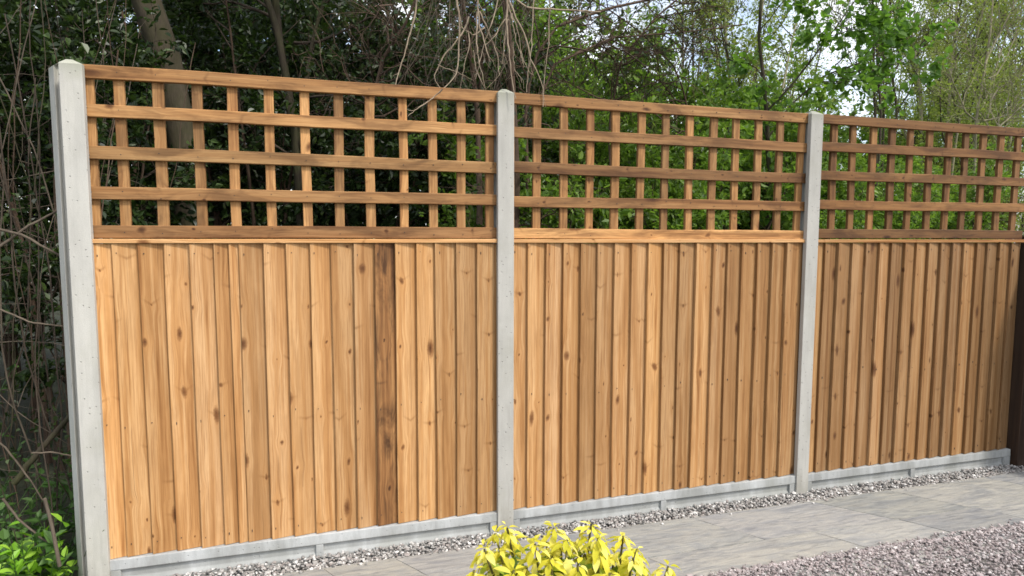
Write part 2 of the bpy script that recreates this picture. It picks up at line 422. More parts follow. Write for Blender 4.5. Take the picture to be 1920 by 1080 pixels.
# ------------------------------------------------------------------ paving slabs
slab_polys = [
    ([(.45, -.10), (1.00, -.10), (1.21, -.415), (.45, -.415)], (1.02, .97, .88)),
    ([(1.015, -.10), (1.345, -.10), (1.565, -.415), (1.225, -.415)], (1.10, 1.02, .86)),
    ([(1.36, -.10), (2.17, -.10), (2.40, -.415), (1.58, -.415)], (.98, .95, .93)),
    ([(2.185, -.10), (2.995, -.10), (3.235, -.415), (2.415, -.415)], (.94, .96, .92)),
    ([(3.01, -.10), (3.815, -.10), (4.105, -.415), (3.25, -.415)], (.98, .97, .98)),
    ([(3.832, -.10), (4.405, -.10), (4.665, -.415), (4.12, -.415)], (.86, .88, .80)),
    ([(4.42, -.10), (5.19, -.10), (5.45, -.415), (4.68, -.415)], (1.04, 1.02, .92)),
    ([(5.205, -.10), (6.1, -.10), (6.35, -.415), (5.465, -.415)], (.95, .96, .98)),
    ([(.45, -.43), (1.72, -.43), (1.95, -.86), (.45, -.86)], (1.0, .97, .92)),
    ([(1.735, -.43), (2.55, -.43), (2.83, -.86), (1.965, -.86)], (.95, .93, .90)),
    ([(2.565, -.43), (3.55, -.43), (3.84, -.86), (2.845, -.86)], (1.10, 1.06, .95)),
    ([(3.565, -.43), (4.12, -.43), (4.42, -.86), (3.855, -.86)], (1.12, 1.10, 1.04)),
    ([(4.135, -.43), (4.69, -.43), (5.0, -.86), (4.435, -.86)], (.78, .79, .80)),
    ([(4.705, -.43), (5.6, -.43), (5.9, -.86), (5.015, -.86)], (1.02, 1.0, .92)),
]
slab_words = ['buff grey slab at the left end of the path beside the gravel strip', 'yellowish slab in front of the leftmost fence panel', 'smooth grey slab behind the yellow shrub at its left', 'grey slab just right of the yellow shrub beside the gravel strip']
path = bpy.data.objects['path']
for poly, tint in slab_polys:
    c = np.mean(np.array(poly), axis=0)
    mb = MB(); nx, ny = 10, 5; tint = tuple(1+(q-1)*.75 for q in tint); tint = tuple(.55*q+.45*sum(tint)/3 for q in tint)
    P = np.array(poly); P = P+np.array([(-.0045, .0045), (.0045, .0045), (.0045, -.0045), (-.0045, -.0045)]); top = []
    r2 = np.random.default_rng(int(abs(c[0])*1000))
    for j in range(ny+1):
        for i in range(nx+1):
            s, t = i/nx, j/ny
            p = (P[0]*(1-s)+P[1]*s)*(1-t)+(P[3]*(1-s)+P[2]*s)*t
            e = (i in (0, nx)) or (j in (0, ny))
            q = p-c + (r2.normal(size=2)*.0015 if e else 0)
            z = (-.0015 if e else 0)+r2.normal()*.0009
            top.append((q[0], q[1], z))
    n = nx+1
    f = [(j*n+i, (j+1)*n+i, (j+1)*n+i+1, j*n+i+1) for j in range(ny) for i in range(nx)]
    edge = [i for i in range(n)] + [j*n+nx for j in range(1, ny+1)] + [ny*n+i for i in range(nx-1, -1, -1)] + [j*n for j in range(ny-1, 0, -1)]
    b0 = len(top); ne = len(edge)
    low = [(top[e][0], top[e][1], -.03) for e in edge]
    f2 = [(edge[k], edge[(k+1) % ne], b0+(k+1) % ne, b0+k) for k in range(ne)]
    mb.add(top+low, f+f2)
    o = link('slab', mb.mesh('slab'), M['slab'], path)
    o.location = (c[0], c[1], .0035+abs(r2.normal())*.001); o.color = (*tint, 1)

# ------------------------------------------------------------------ loose stone
ICO_V = []
_p = (1+5**.5)/2
for a in ((-1, _p, 0), (1, _p, 0), (-1, -_p, 0), (1, -_p, 0), (0, -1, _p), (0, 1, _p), (0, -1, -_p), (0, 1, -_p), (_p, 0, -1), (_p, 0, 1), (-_p, 0, -1), (-_p, 0, 1)):
    ICO_V.append(np.array(a)/math.sqrt(1+_p*_p))
ICO_V = np.array(ICO_V)
ICO_F = np.array([(0, 11, 5), (0, 5, 1), (0, 1, 7), (0, 7, 10), (0, 10, 11), (1, 5, 9), (5, 11, 4), (11, 10, 2), (10, 7, 6), (7, 1, 8), (3, 9, 4), (3, 4, 2), (3, 2, 6), (3, 6, 8), (3, 8, 9), (4, 9, 5), (2, 4, 11), (6, 2, 10), (8, 6, 7), (9, 8, 1)])

def stones(name, P, size, mat, seed, label=None):
    r = np.random.default_rng(seed); n = len(P)
    v = ICO_V[None]*(1+r.uniform(-.38, .38, size=(n, 12, 1)))
    sc3 = np.stack([r.uniform(.75, 1.3, n), r.uniform(.65, 1.1, n), r.uniform(.45, .8, n)], axis=1)*size[:, None]
    v = v*sc3[:, None, :]
    a = r.uniform(0, 2*math.pi, n); t = r.normal(size=n)*.45
    ct, st = np.cos(t)[:, None], np.sin(t)[:, None]
    y = v[:, :, 1]*ct-v[:, :, 2]*st; z = v[:, :, 1]*st+v[:, :, 2]*ct
    ca, sa = np.cos(a)[:, None], np.sin(a)[:, None]
    X = v[:, :, 0]*ca-y*sa; Y = v[:, :, 0]*sa+y*ca
    v = np.stack([X, Y, z], axis=2)+P[:, None, :]
    f = (ICO_F[None]+np.arange(n)[:, None, None]*12).reshape(-1, 3)
    mb = MB(); mb.add(v.reshape(-1, 3), f)
    o = link(name, mb.mesh(name), mat)
    return tag(o, label, None, kind='stuff')

n = 9000
x = rng.uniform(.05, 5.75, n); y = rng.uniform(-.092, .022, n)
edge = rng.uniform(size=n) < .04
y[edge] -= np.abs(rng.normal(size=edge.sum()))*.02
z = -.022+rng.uniform(0, .026, n)+.014*np.exp(-((y-.01)/.04)**2)
z[edge] = .008
stones('grey_gravel_strip', np.stack([x, y, z], 1), rng.uniform(.0040, .0102, n)*np.where(rng.uniform(size=n) < .08, 1.4, 1.0), M['grey_stone'], 3, 'narrow strip of loose grey chippings along the fence foot')
# driveway chippings
n = 50000
x = rng.uniform(1.0, 6.6, n); y = -.655-(rng.uniform(size=n)**1.5)*1.75
keep = y < -.655-.02*np.sin(x*3.1)-.015*np.sin(x*7.7+1)
n2 = 900
xe = rng.uniform(1.0, 6.3, n2); ye = -.655+np.abs(rng.normal(size=n2))*-.02+.022*rng.normal(size=n2)
x = np.concatenate([x[keep], xe]); y = np.concatenate([y[keep], ye])
z = .002+rng.uniform(0, .016, len(x))
onslab = y > -.70
z[onslab] = .008+rng.uniform(0, .008, onslab.sum())
stones('pink_gravel', np.stack([x, y, z], 1), rng.uniform(.0036, .0092, len(x))*np.where(rng.uniform(size=len(x)) < .08, 1.5, 1.0), M['pink_stone'], 5, 'loose pinkish grey chippings covering the drive')
tag(sheet('gravel_drive', .5, 9.0, -6.0, -.72, -.001, M['grit']), kind='structure')

# ------------------------------------------------------------------ concrete posts
PW = .0857
def post(name, x, zt, label, wide=False, zb=-.3):
    if not wide:
        prof = [(0, 0), (PW, 0), (PW, .030), (PW-.02, .034), (PW-.02, .082), (PW, .086), (PW, .112), (0, .112), (0, .086), (.02, .082), (.02, .034), (0, .030)]
    else:
        prof = [(0, 0), (PW, 0), (PW, .030), (PW-.02, .034), (PW-.02, .082), (PW, .086), (PW, .135), (-.082, .135), (-.082, .122), (-.040, .060), (-.034, .076), (.020, .076), (.020, .034), (0, .030)]
    P = np.array(prof); k = len(P); c = np.array([PW/2 if not wide else .02, .056])
    rings = [(P, zb), (P, zt-.002), (c+(P-c)*.30, zt+.022)]
    v = []; f = []
    for q, z in rings: v += [(a, b, z) for a, b in q]
    bm_f = []
    for r_ in range(2):
        for i in range(k): bm_f.append((r_*k+i, r_*k+(i+1) % k, (r_+1)*k+(i+1) % k, (r_+1)*k+i))
    me = bpy.data.meshes.new(name)
    me.from_pydata(v, [], bm_f+[tuple(range(2*k, 3*k))]+[tuple(range(k-1, -1, -1))])
    o = link(name, me, M['concrete']); o.location = (x, 0, 0)
    b = o.modifiers.new('bevel', 'BEVEL'); b.width = .0045; b.segments = 3; b.limit_method = 'ANGLE'; b.angle_limit = math.radians(35)
    q = 1.0 if wide else .84-.05*(x > 3); o.color = (q, q, q*.99, 1)
    tag(o, label, 'fence post', 'slotted concrete fence posts')
    return o
post('concrete_post', 0, 2.316, 'pale concrete end post at far left beside the thicket, its slotted side showing', True)
post('concrete_post', 1.90, 2.318, 'concrete post in the middle, behind the yellow shrub')
post('concrete_post', 3.80, 2.316, 'concrete post standing right of centre next to the browner trellis')

# ------------------------------------------------------------------ gravel boards
def gravel_board(x0, x1, label):
    root = empty('gravel_board', ((x0+x1)/2, 0, 0)); L = (x1-x0)/2
    tag(root, label, 'gravel board', 'concrete gravel boards under the panels')
    def prof(P, a, b, nm):
        k = len(P); v = [(a, p[0], p[1]) for p in P]+[(b, p[0], p[1]) for p in P]
        f = [(i, (i+1) % k, k+(i+1) % k, k+i) for i in range(k)]+[tuple(range(k-1, -1, -1)), tuple(range(k, 2*k))]
        me = bpy.data.meshes.new(nm); me.from_pydata(v, [], f)
        o = link(nm, me, M['gravel_board'], root)
        q = 1.0-.05*x0; o.color = (q, q, q, 1)
        bv = o.modifiers.new('bevel', 'BEVEL'); bv.width = .003; bv.segments = 2; bv.limit_method = 'ANGLE'; bv.angle_limit = math.radians(30)
        return o
    # panel with raised lip on top and a splayed foot
    prof([(.012, .122), (.010, .074), (.020, .068), (.027, .062), (.028, .030), (.017, .012), (.014, -.12), (.070, -.12), (.070, .122)], -L, L, 'panel')
    for c in ((-L+.028, .03), (0.0, .018), (L-.028, .03)):
        prof([(.0125, .072), (.0125, -.1), (.04, -.1), (.04, .072)], c[0]-c[1], c[0]+c[1], 'rib')
gravel_board(.068, 1.918, 'grey concrete gravel board under the leftmost fence panel')
gravel_board(1.968, 3.818, 'grey concrete gravel board under the middle fence panel')
gravel_board(3.868, 5.590, 'grey concrete gravel board under the rightmost fence panel')

# ------------------------------------------------------------------ timber pieces: length along local Z, width X, thickness Y
def batten_mesh(name, L, W, T, r, bow=.0015):
    k = 5; v = []; f = []
    zs = np.linspace(0, L, k)
    off = np.cumsum(r.normal(size=k))*bow*.6; off -= off.mean(); offy = np.cumsum(r.normal(size=k))*bow*.25; offy -= offy[0]
    c = .0025
    for i, z in enumerate(zs):
        for x, y in ((-W/2+c, -T/2), (W/2-c, -T/2), (W/2, -T/2+c), (W/2, T/2), (-W/2, T/2), (-W/2, -T/2+c)):
            v.append((x+off[i], y+offy[i], z))
    for i in range(k-1):
        for j in range(6): f.append((i*6+j, i*6+(j+1) % 6, (i+1)*6+(j+1) % 6, (i+1)*6+j))
    f += [(5, 4, 3, 2, 1, 0), tuple((k-1)*6+j for j in range(6))]
    me = bpy.data.meshes.new(name); me.from_pydata(v, [], f); return me

def tint(o, c): o.color = (c[0], c[1], c[2], 1)

def nail_mesh(hw, up_, dn):
    mb = MB(); th = np.arange(6)*math.pi/3
    v = np.stack([hw*np.cos(th), np.full(6, -.001), np.where(np.sin(th) > 0, up_, dn)*np.sin(th)], 1)
    v2 = v.copy(); v2[:, 1] = .003
    mb.add(np.concatenate([v, v2]), [(0, 1, 2, 3), (0, 3, 4, 5)]+[(k, 6+k, 6+(k+1) % 6, (k+1) % 6) for k in range(6)])
    me = mb.mesh('nail'); me.materials.append(M['nail']); return me
NAIL = nail_mesh(.0024, .0024, .0024)
NAIL_LONG = nail_mesh(.0018, .003, .010)

def trellis(x0, x1, xs, rails, label, base, rail_tints, seed):
    r = np.random.default_rng(seed)
    root = empty('trellis_panel', (x0, 0, rails[-1]))
    tag(root, label, 'trellis', 'square trellis panels on top of the fence')
    for x in xs:
        L = rails[0]-rails[-1]+.046
        o = link('slat', batten_mesh('slat', L, .044*r.uniform(.93, 1.06), .019, r, .003), M['trellis'], root)
        o.location = (x-x0, .0655, -.050); b = r.uniform(.74, 1.38)
        o.rotation_euler = (0, r.normal()*.005, r.normal()*.02)
        tint(o, [q*b for q in base])
    for i, z in enumerate(rails):
        o = link('rail', batten_mesh('rail', x1-x0, .056*r.uniform(.95, 1.04), .020, r, .0045), M['trellis'], root)
        o.rotation_euler = (0, math.pi/2, 0); o.location = (0, .0455, z-.028-rails[-1])
        tint(o, rail_tints[i])
        for x in xs:
            q = link('nail', NAIL, None, o)
            q.location = (r.normal()*.006, -.0098, x-x0); q.scale = (1, 1, r.uniform(.8, 1.3))
    return root

t1 = [.084, .204, .354, .511, .657, .816, .975, 1.122, 1.27, 1.43, 1.577, 1.725, 1.872]
t2 = [1.985, 2.127, 2.277, 2.426, 2.579, 2.73, 2.879, 3.034, 3.186, 3.335, 3.486, 3.635, 3.779]
t3 = [3.885, 4.031, 4.173, 4.323, 4.475, 4.621, 4.78, 4.931, 5.074, 5.227, 5.381, 5.535]
rz1 = [2.324, 2.158, 1.976, 1.806, 1.637]
rz2 = [2.323, 2.153, 1.972, 1.802, 1.633]
rz3 = [2.323, 2.163, 1.992, 1.817, 1.640]
trellis(.070, 1.914, t1, rz1, 'light golden trellis above the leftmost fence panel, in front of the grey tree trunk', (.97, .96, .93),
        [(1.02, 1.0, .96), (.96, .94, .90), (.92, .95, .95), (.96, .93, .90), (.58, .54, .52)], 11)
trellis(1.970, 3.814, t2, rz2, 'mixed toned trellis over the middle panel, with a dark centre rail and pale bottom rail', (.76, .74, .70),
        [(.85, .83, .79), (.58, .56, .54), (.43, .40, .38), (.70, .66, .62), (1.22, 1.20, 1.14)], 12)
trellis(3.870, 5.592, t3, rz3, 'uniformly brown trellis above the rightmost fence panel', (.47, .43, .37),
        [(.50, .45, .38), (.50, .44, .37), (.47, .43, .37), (.55, .50, .43), (.41, .37, .32)], 13)

# ------------------------------------------------------------------ featheredge fence panels
ZB, ZT_ = .123, 1.556
def feather_mesh(W, L, r, lap):
    """thick edge at the left, thin edge tucked behind the next board"""
    k = 7; zs = np.linspace(0, L, k); v = []; f = []
    e = np.cumsum(r.normal(size=k))*.0010; e -= e.mean()
    bw = np.cumsum(r.normal(size=k))*.0007; bw -= bw.mean()
    TH = r.uniform(.0175, .0215)
    for i, z in enumerate(zs):
        Wt = W+lap
        yl = -.0075+bw[i]*.4; yt = yl-TH
        fr = W/Wt
        for x, y in ((e[i], yl), (e[i], yt+.002), (e[i]+.0022, yt), (Wt*.5, (yt-.0055)/2-.0012), (Wt, -.0055), (Wt, -.0008)):
            v.append((x, y, z))
    for i in range(k-1):
        for j in range(6): f.append((i*6+j, i*6+(j+1) % 6, (i+1)*6+(j+1) % 6, (i+1)*6+j))
    f += [(5, 4, 3, 2, 1, 0), tuple((k-1)*6+j for j in range(6))]
    me = bpy.data.meshes.new('board'); me.from_pydata(v, [], f); return me

def fence_panel(xs, xend, x0, x1, label, tone, seed, dark={}, cap=(1.2, 1.2, 1.2)):
    r = np.random.default_rng(seed)
    root = empty('fence_panel', (x0, 0, ZB))
    tag(root, label, 'fence panel', 'featheredge fence panels between the posts')
    YF = .047
    edges = list(xs)+[xend]
    for i in range(len(xs)):
        W = edges[i+1]-edges[i]; last = i == len(xs)-1
        L = ZT_-ZB-r.uniform(0, .003)
        o = link('board', feather_mesh(W, L, r, .001 if last else .018), M['board'], root)
        o.location = (edges[i]-x0, YF, r.uniform(.0005, .003)); o.rotation_euler = (0, r.normal()*.0012, 0)
        t = tone(i/(len(xs)-1)); b = r.uniform(.80, 1.13)
        w_ = r.normal()*.03
        cx = dark.get(i)
        if cx: o.data.materials[0] = M['stained_board']
        tint(o, cx if cx else (t*b*(1+w_*.3), t*b, t*b*(1-w_)))
        for zc in (.055+r.normal()*.004, .62+r.normal()*.012, 1.385+r.normal()*.004):
            if W < .045: continue
            q = link('nail', NAIL_LONG if r.uniform() < .65 else NAIL, None, o)
            q.location = (.020+r.normal()*.003, -.0238, zc); q.scale = (1, 2.2, r.uniform(.7, 1.2))
    o = link('capping_rail', batten_mesh('capping_rail', x1-x0, .020, .062, r, .0008), M['board'], root)
    o.rotation_euler = (0, math.pi/2, 0); o.location = (0, .045, ZT_+.0115-ZB); tint(o, cap)
    for z in (.07, .70, 1.37):
        o = link('back_rail', batten_mesh('back_rail', x1-x0, .060, .030, r, .001), M['board'], root)
        o.rotation_euler = (0, math.pi/2, 0); o.location = (0, YF+.0165, z); tint(o, (.8, .8, .8))
    return root

b1 = [.074, .154, .257, .359, .463, .565, .628, .667, .773, .876, .979, 1.077, 1.18, 1.28, 1.38, 1.484, 1.581, 1.686, 1.793]
b2 = [1.974, 2.067, 2.167, 2.266, 2.367, 2.464, 2.563, 2.667, 2.765, 2.866, 2.965, 3.067, 3.18, 3.276, 3.375, 3.477, 3.577, 3.68]
b3 = [3.872, 3.955, 4.054, 4.164, 4.266, 4.37, 4.465, 4.571, 4.669, 4.767, 4.867, 4.968, 5.064, 5.175, 5.269, 5.376, 5.485]
fence_panel(b1, 1.912, .070, 1.914, 'golden featheredge fence panel at left with one dark brown board', lambda s: 1.06-.05*s, 21, {13: (1.0, .97, .95)}, (1.25, 1.25, 1.25))
fence_panel(b2, 3.812, 1.970, 3.814, 'featheredge fence panel between the middle and right concrete posts', lambda s: .94-.14*s, 22, {}, (1.15, 1.12, 1.08))
fence_panel(b3, 5.588, 3.870, 5.590, 'browner featheredge fence panel at right beside the dark timber post', lambda s: .70-.16*s, 23, {}, (.92, .86, .78))  # browner wood; dimming toward the right end is painted into the board tint

# ------------------------------------------------------------------ dark timber post and return fence at the right
o = link('timber_post', batten_mesh('timber_post', 1.90, .10, .10, rng, .001), M['dark_timber'])
o.location = (5.665, .03, -.30); tag(o, 'dark brown stained timber post at the right edge of the fence', 'post')
root = empty('side_fence', (5.70, -.04, 0)); tag(root, 'dark brown boarded side fence running forward from the timber post', 'fence')
for i in range(4):
    o = link('board', batten_mesh('board', 1.50, .112, .018, rng, .001), M['dark_timber'], root)
    o.rotation_euler = (0, 0, math.pi/2+.04); o.location = (.0, -.06-i*.115, .04)
for z in (.25, 1.25):
    o = link('back_rail', batten_mesh('back_rail', .47, .07, .035, rng, .001), M['dark_timber'], root)
    o.rotation_euler = (math.pi/2, 0, 0); o.location = (.03, -.0, z)

# ================================================================== vegetation
M['bark_grey'] = bark_material('grey_green_bark', (.024, .019, .013), (.080, .065, .043), (.042, .042, .017), .65, 8)
M['twig_grey'] = bark_material('weathered_cane', (.05, .039, .028), (.145, .115, .085), None)
M['bark_moss'] = bark_material('mossy_dark_bark', (.02, .016, .012), (.058, .046, .031), (.05, .057, .02), .6)
M['bark_brown'] = bark_material('red_brown_stem', (.045, .028, .02), (.11, .075, .05), None)
M['twig_pale'] = bark_material('dry_pale_twig', (.17, .125, .085), (.36, .29, .21), None)
M['twig_dark'] = bark_material('dark_twig', (.03, .022, .016), (.085, .065, .048), None)
M['bark_birch'] = bark_material('pale_olive_bark', (.16, .14, .09), (.36, .32, .22), (.17, .17, .07), .35)
M['leaf_dark'] = leaf_material('dark_evergreen_leaf', (.008, .017, .005), (.019, .039, .009), (.050, .082, .017), .32, .4, .4)
M['leaf_mid'] = leaf_material('mid_green_leaf', (.058, .115, .014), (.110, .195, .024), (.185, .285, .040), .5)
M['leaf_syc'] = leaf_material('fresh_green_leaf', (.050, .115, .016), (.088, .185, .026), (.15, .26, .040), .5)
M['leaf_pale'] = leaf_material('pale_spring_leaf', (.10, .15, .024), (.175, .225, .040), (.26, .30, .070), .5)
M['leaf_lime'] = leaf_material('lime_green_leaf', (.13, .30, .018), (.22, .44, .03), (.34, .55, .06), .35)
M['leaf_herb'] = leaf_material('herb_leaf', (.035, .085, .02), (.065, .14, .03), (.11, .20, .05), .35)

UPV = np.array([0.0, 0.0, 1.0])
def plant(root, stems, bark, levels, leaf, seed, names=('trunk', 'branches', 'leaves'), sides=8, twigmat=None):
    """stems: list of (points, r0, r1) in the root's own frame"""
    r = np.random.default_rng(seed)
    K = 14
    pts = np.stack([resample(s[0], K) for s in stems])
    wv = np.cumsum(r.normal(size=pts.shape), axis=1); wv -= np.linspace(0, 1, K)[None, :, None]*wv[:, -1:, :]
    pts = pts+wv*np.array([s[1] for s in stems])[:, None, None]*.16
    rad = np.stack([np.linspace(s[1], s[2], K) for s in stems])*(1+r.normal(size=(len(stems), K))*.05)
    for i in range(len(stems)):
        mb = MB(); tubes(mb, pts[i:i+1], rad[i:i+1], sides)
        link(names[0], mb.mesh(names[0], True), bark, root)
    bb = MB(); cur, crad = pts, rad
    for lv in levels:
        n = lv['n']; idx = np.repeat(np.arange(len(cur)), n); m = len(idx)
        t = r.uniform(lv.get('t0', .25), 1.0, m)
        P, T = along(cur, idx, t)
        D = side_dirs(r, T, r.uniform(lv.get('a0', .5), lv.get('a1', 1.2), m)) + np.array(lv.get('bias', (0, 0, 0)))
        L = lv['len']*r.uniform(.45, 1.25, m)
        new = walk(r, P, D, L, lv.get('k', 6), lv.get('wob', .18), lv.get('lift', .04))
        pr = crad[idx, np.minimum((t*(crad.shape[1]-1)).astype(int), crad.shape[1]-1)]
        r0 = np.minimum(pr*.75, lv['r']*r.uniform(.6, 1.3, m))
        nr = r0[:, None]*np.linspace(1, lv.get('tip', .35), new.shape[1])[None]
        tubes(bb, new, nr, lv.get('s', 4))
        if lv.get('cut'):                       # drop twigs that nobody would see
            keep = lv['cut'](new[:, -1]); new, nr = new[keep], nr[keep]
        cur, crad = new, nr
    if levels: link(names[1], bb.mesh(names[1], True), twigmat or bark, root)['kind'] = 'stuff'
    if leaf:
        lb = MB(); n = leaf['n']; idx = np.repeat(np.arange(len(cur)), n); m = len(idx)
        P, T = along(cur, idx, r.uniform(leaf.get('t0', .15), 1.0, m))
        D = side_dirs(r, T, r.uniform(.4, 1.4, m)) + np.array(leaf.get('bias', (0, 0, -.15)))
        N = norm(r.normal(size=(m, 3))*.75+UPV*leaf.get('upn', .8))
        L = leaf['L']*r.uniform(.55, 1.25, m)
        leaves(lb, P+r.normal(size=(m, 3))*leaf.get('sp', .01), D, N, L, L*leaf.get('w', .6)*r.uniform(.8, 1.2, m), leaf.get('fold', .18), leaf.get('d', 1))
        link(names[2], lb.mesh(names[2]), leaf['mat'], root)['kind'] = 'stuff'
    return root

def bush_stems(r, n, H, spread, lean, r0):
    out = []
    for i in range(n):
        a = r.uniform(0, 2*math.pi); q = math.sqrt(r.uniform())*spread; h_ = H*r.uniform(.75, 1.05)
        b = np.array([q*math.cos(a), q*math.sin(a), -.05]); l = lean*r.uniform(.3, 1.1); a2 = a+r.normal()*.5
        tip = b+np.array([l*math.cos(a2), l*math.sin(a2), h_])
        mid = b+(tip-b)*.5+np.array([-l*.15*math.cos(a2), -l*.15*math.sin(a2), h_*.06])
        out.append(([b, mid, tip], r0*r.uniform(.7, 1.2), r0*.25))
    return out

def place(proto, first, loc, rz, s, label, sz=None):
    o = proto if first else copy_tree(proto)
    o.location = loc; o.rotation_euler = (0, 0, rz); o.scale = (s, s, sz or s)
    o['label'] = label
    return o

# ---- dark evergreen shrubs: the hedge right behind the fence, left half
r_ = np.random.default_rng(101)
shrubA = empty('evergreen_shrub'); tag(shrubA, 'x', 'shrub', 'dark evergreen shrubs behind the fence')
plant(shrubA, bush_stems(r_, 6, 3.0, .35, .55, .024), M['bark_brown'],
      [dict(n=11, t0=.22, len=.75, r=.010, k=6, wob=.22, lift=.03), dict(n=8, t0=.25, len=.34, r=.0045, k=5, wob=.25, s=3)],
      dict(n=25, L=.066, w=.58, mat=M['leaf_dark'], upn=.7, sp=.025), 102, ('stem', 'branches', 'leaves'), 6, M['twig_dark'])
A = [(-3.9, 2.6, 1.15, 'dark evergreen shrub farthest left, at the very edge of the photograph'),
     (-2.75, 1.75, 1.0, 'dark evergreen shrub in the thicket left of the end post'),
     (-1.75, 2.9, 1.25, 'tall dark evergreen shrub behind the tangled stems left of the end post'),
     (-.75, 1.9, .95, 'dark evergreen shrub directly behind the pale end post'),
     (.35, 3.6, 1.2, 'dark evergreen shrub rising beside the leaning grey trunk'),
     (1.55, 3.3, 1.1, 'dark evergreen shrub between the mossy trunks and the hanging twigs'),
     (2.55, 2.7, 1.05, 'dark evergreen shrub behind the hanging twigs and middle post'),
     (-.2, 5.4, 1.45, 'tall evergreen shrub deep in the wood behind the leaning grey trunk'),
     (3.6, 4.6, 1.1, 'evergreen shrub deep in the wood right of the middle post'),
     (-2.6, 5.2, 1.5, 'tall evergreen shrub deep in the wood at upper left'),
     (2.1, 5.6, 1.3, 'evergreen shrub deep in the wood behind the mossy twin trunks'),
     (-1.3, 7.2, 1.9, 'very tall evergreen shrub farthest back at upper left'),
     (.9, 7.6, 1.75, 'very tall evergreen shrub farthest back between the grey and mossy trunks'),
     (-4.2, 6.0, 1.9, 'very tall evergreen shrub at the upper left corner')]
for i, (x, y, s, lb) in enumerate(A): place(shrubA, i == 0, (x, y, -.06), i*2.4, s, lb)

# ---- mid green leafy shrubs: right half
shrubB = empty('leafy_shrub'); tag(shrubB, 'x', 'shrub', 'fresh green shrubs behind the fence')
plant(shrubB, bush_stems(r_, 8, 2.6, .35, .6, .017), M['bark_brown'],
      [dict(n=11, t0=.25, len=.62, r=.007, k=6, wob=.2, lift=.09), dict(n=7, t0=.2, len=.30, r=.0032, k=5, wob=.22, s=3, lift=.05)],
      dict(n=21, L=.068, w=.62, mat=M['leaf_mid'], upn=.9, sp=.025), 103, ('stem', 'branches', 'leaves'), 6, M['twig_dark'])
B = [(2.75, 1.7, .92, 'fresh green shrub showing through the trellis just right of the middle post'),
     (3.9, 2.4, .98, 'fresh green shrub behind the middle panel, below the overhanging bare branches'),
     (5.0, 2.9, 1.05, 'fresh green shrub behind the post right of centre'),
     (6.3, 2.6, .88, 'low fresh green shrub showing through the brown trellis'),
     (7.7, 3.3, .92, 'fresh green shrub behind the right end of the brown trellis'),
     (9.6, 4.2, .95, 'fresh green shrub at the far right behind the trellis'),
     (6.2, 5.2, 1.05, 'fresh green shrub farther back below the patch of blue sky'),
     (11.3, 6.2, 1.1, 'fresh green shrub under the pale forked tree'),
     (8.6, 7.0, 1.1, 'fresh green shrub under the slender upright stems'),
     (3.2, 3.6, 1.35, 'tall fresh green shrub behind the overhanging bare branches, nearest the middle post'),
     (4.4, 4.3, 1.45, 'tall fresh green shrub in the gap between the bare branches and the sapling'),
     (5.7, 4.1, 1.30, 'tall fresh green shrub behind the broadleaf sapling'),
     (7.0, 8.6, 1.6, 'tall fresh green shrub far back below the patch of blue sky'),
     (13.4, 9.4, 1.7, 'tall fresh green shrub far back near the right edge'),
     (4.9, 7.4, 1.7, 'tall fresh green shrub far back behind the bare branches'),
     (3.0, 6.4, 1.75, 'tall fresh green shrub far back above the middle post'),
     (10.2, 9.5, 1.75, 'tall fresh green shrub far back behind the slender upright stems'),
     (17.0, 10.5, 1.8, 'tall fresh green shrub far back at the right edge')]
for i, (x, y, s, lb) in enumerate(B): place(shrubB, i == 0, (x, y, -.06), i*1.9+.4, s, lb)

# ---- slender pale spring trees on the right
treeD = empty('slender_tree'); tag(treeD, 'x', 'tree', 'slender trees in spring leaf at right')
plant(treeD, bush_stems(r_, 5, 8.5, .35, 1.3, .055), M['bark_birch'],
      [dict(n=20, t0=.12, len=1.7, r=.016, k=8, wob=.12, lift=.13, a0=.5, a1=1.0), dict(n=9, t0=.15, len=.65, r=.0055, k=6, wob=.15, s=3, lift=.1)],
      dict(n=25, L=.072, w=.6, mat=M['leaf_pale'], upn=.6, sp=.05, d=0), 104, ('trunk', 'branches', 'leaves'), 6, M['bark_grey'])
Dp = [(8.9, 7.6, .92, 'slender many stemmed tree rising above the brown trellis'),
      (13.7, 7.4, .95, 'slender tree behind the pale forked tree near the right edge'),
      (16.2, 8.2, 1.0, 'slender twiggy tree at the right edge of the photograph'),
      (18.6, 11.6, 1.1, 'slender tree set back behind the right edge trees'),
      (10.4, 12.4, 1.05, 'slender tree set back right of the patch of blue sky'),
      (4.6, 9.0, .95, 'slender tree behind the overhanging bare branches'),
      (20.0, 11.5, 1.1, 'slender tree farthest right, mostly outside the photograph'),
      (1.0, 9.5, .9, 'slender tree glimpsed deep behind the mossy twin trunks')]
for i, (x, y, s, lb) in enumerate(Dp): place(treeD, i == 0, (x, y, -.06), i*2.1, s, lb)

def world_root(name, base, label, cat, group=None):
    o = empty(name, tuple(base)); return tag(o, label, cat, group)
def traced(base, pix):
    """[(px,py,Y)...] -> points in the root's frame"""
    return [at(*p)-base for p in pix]

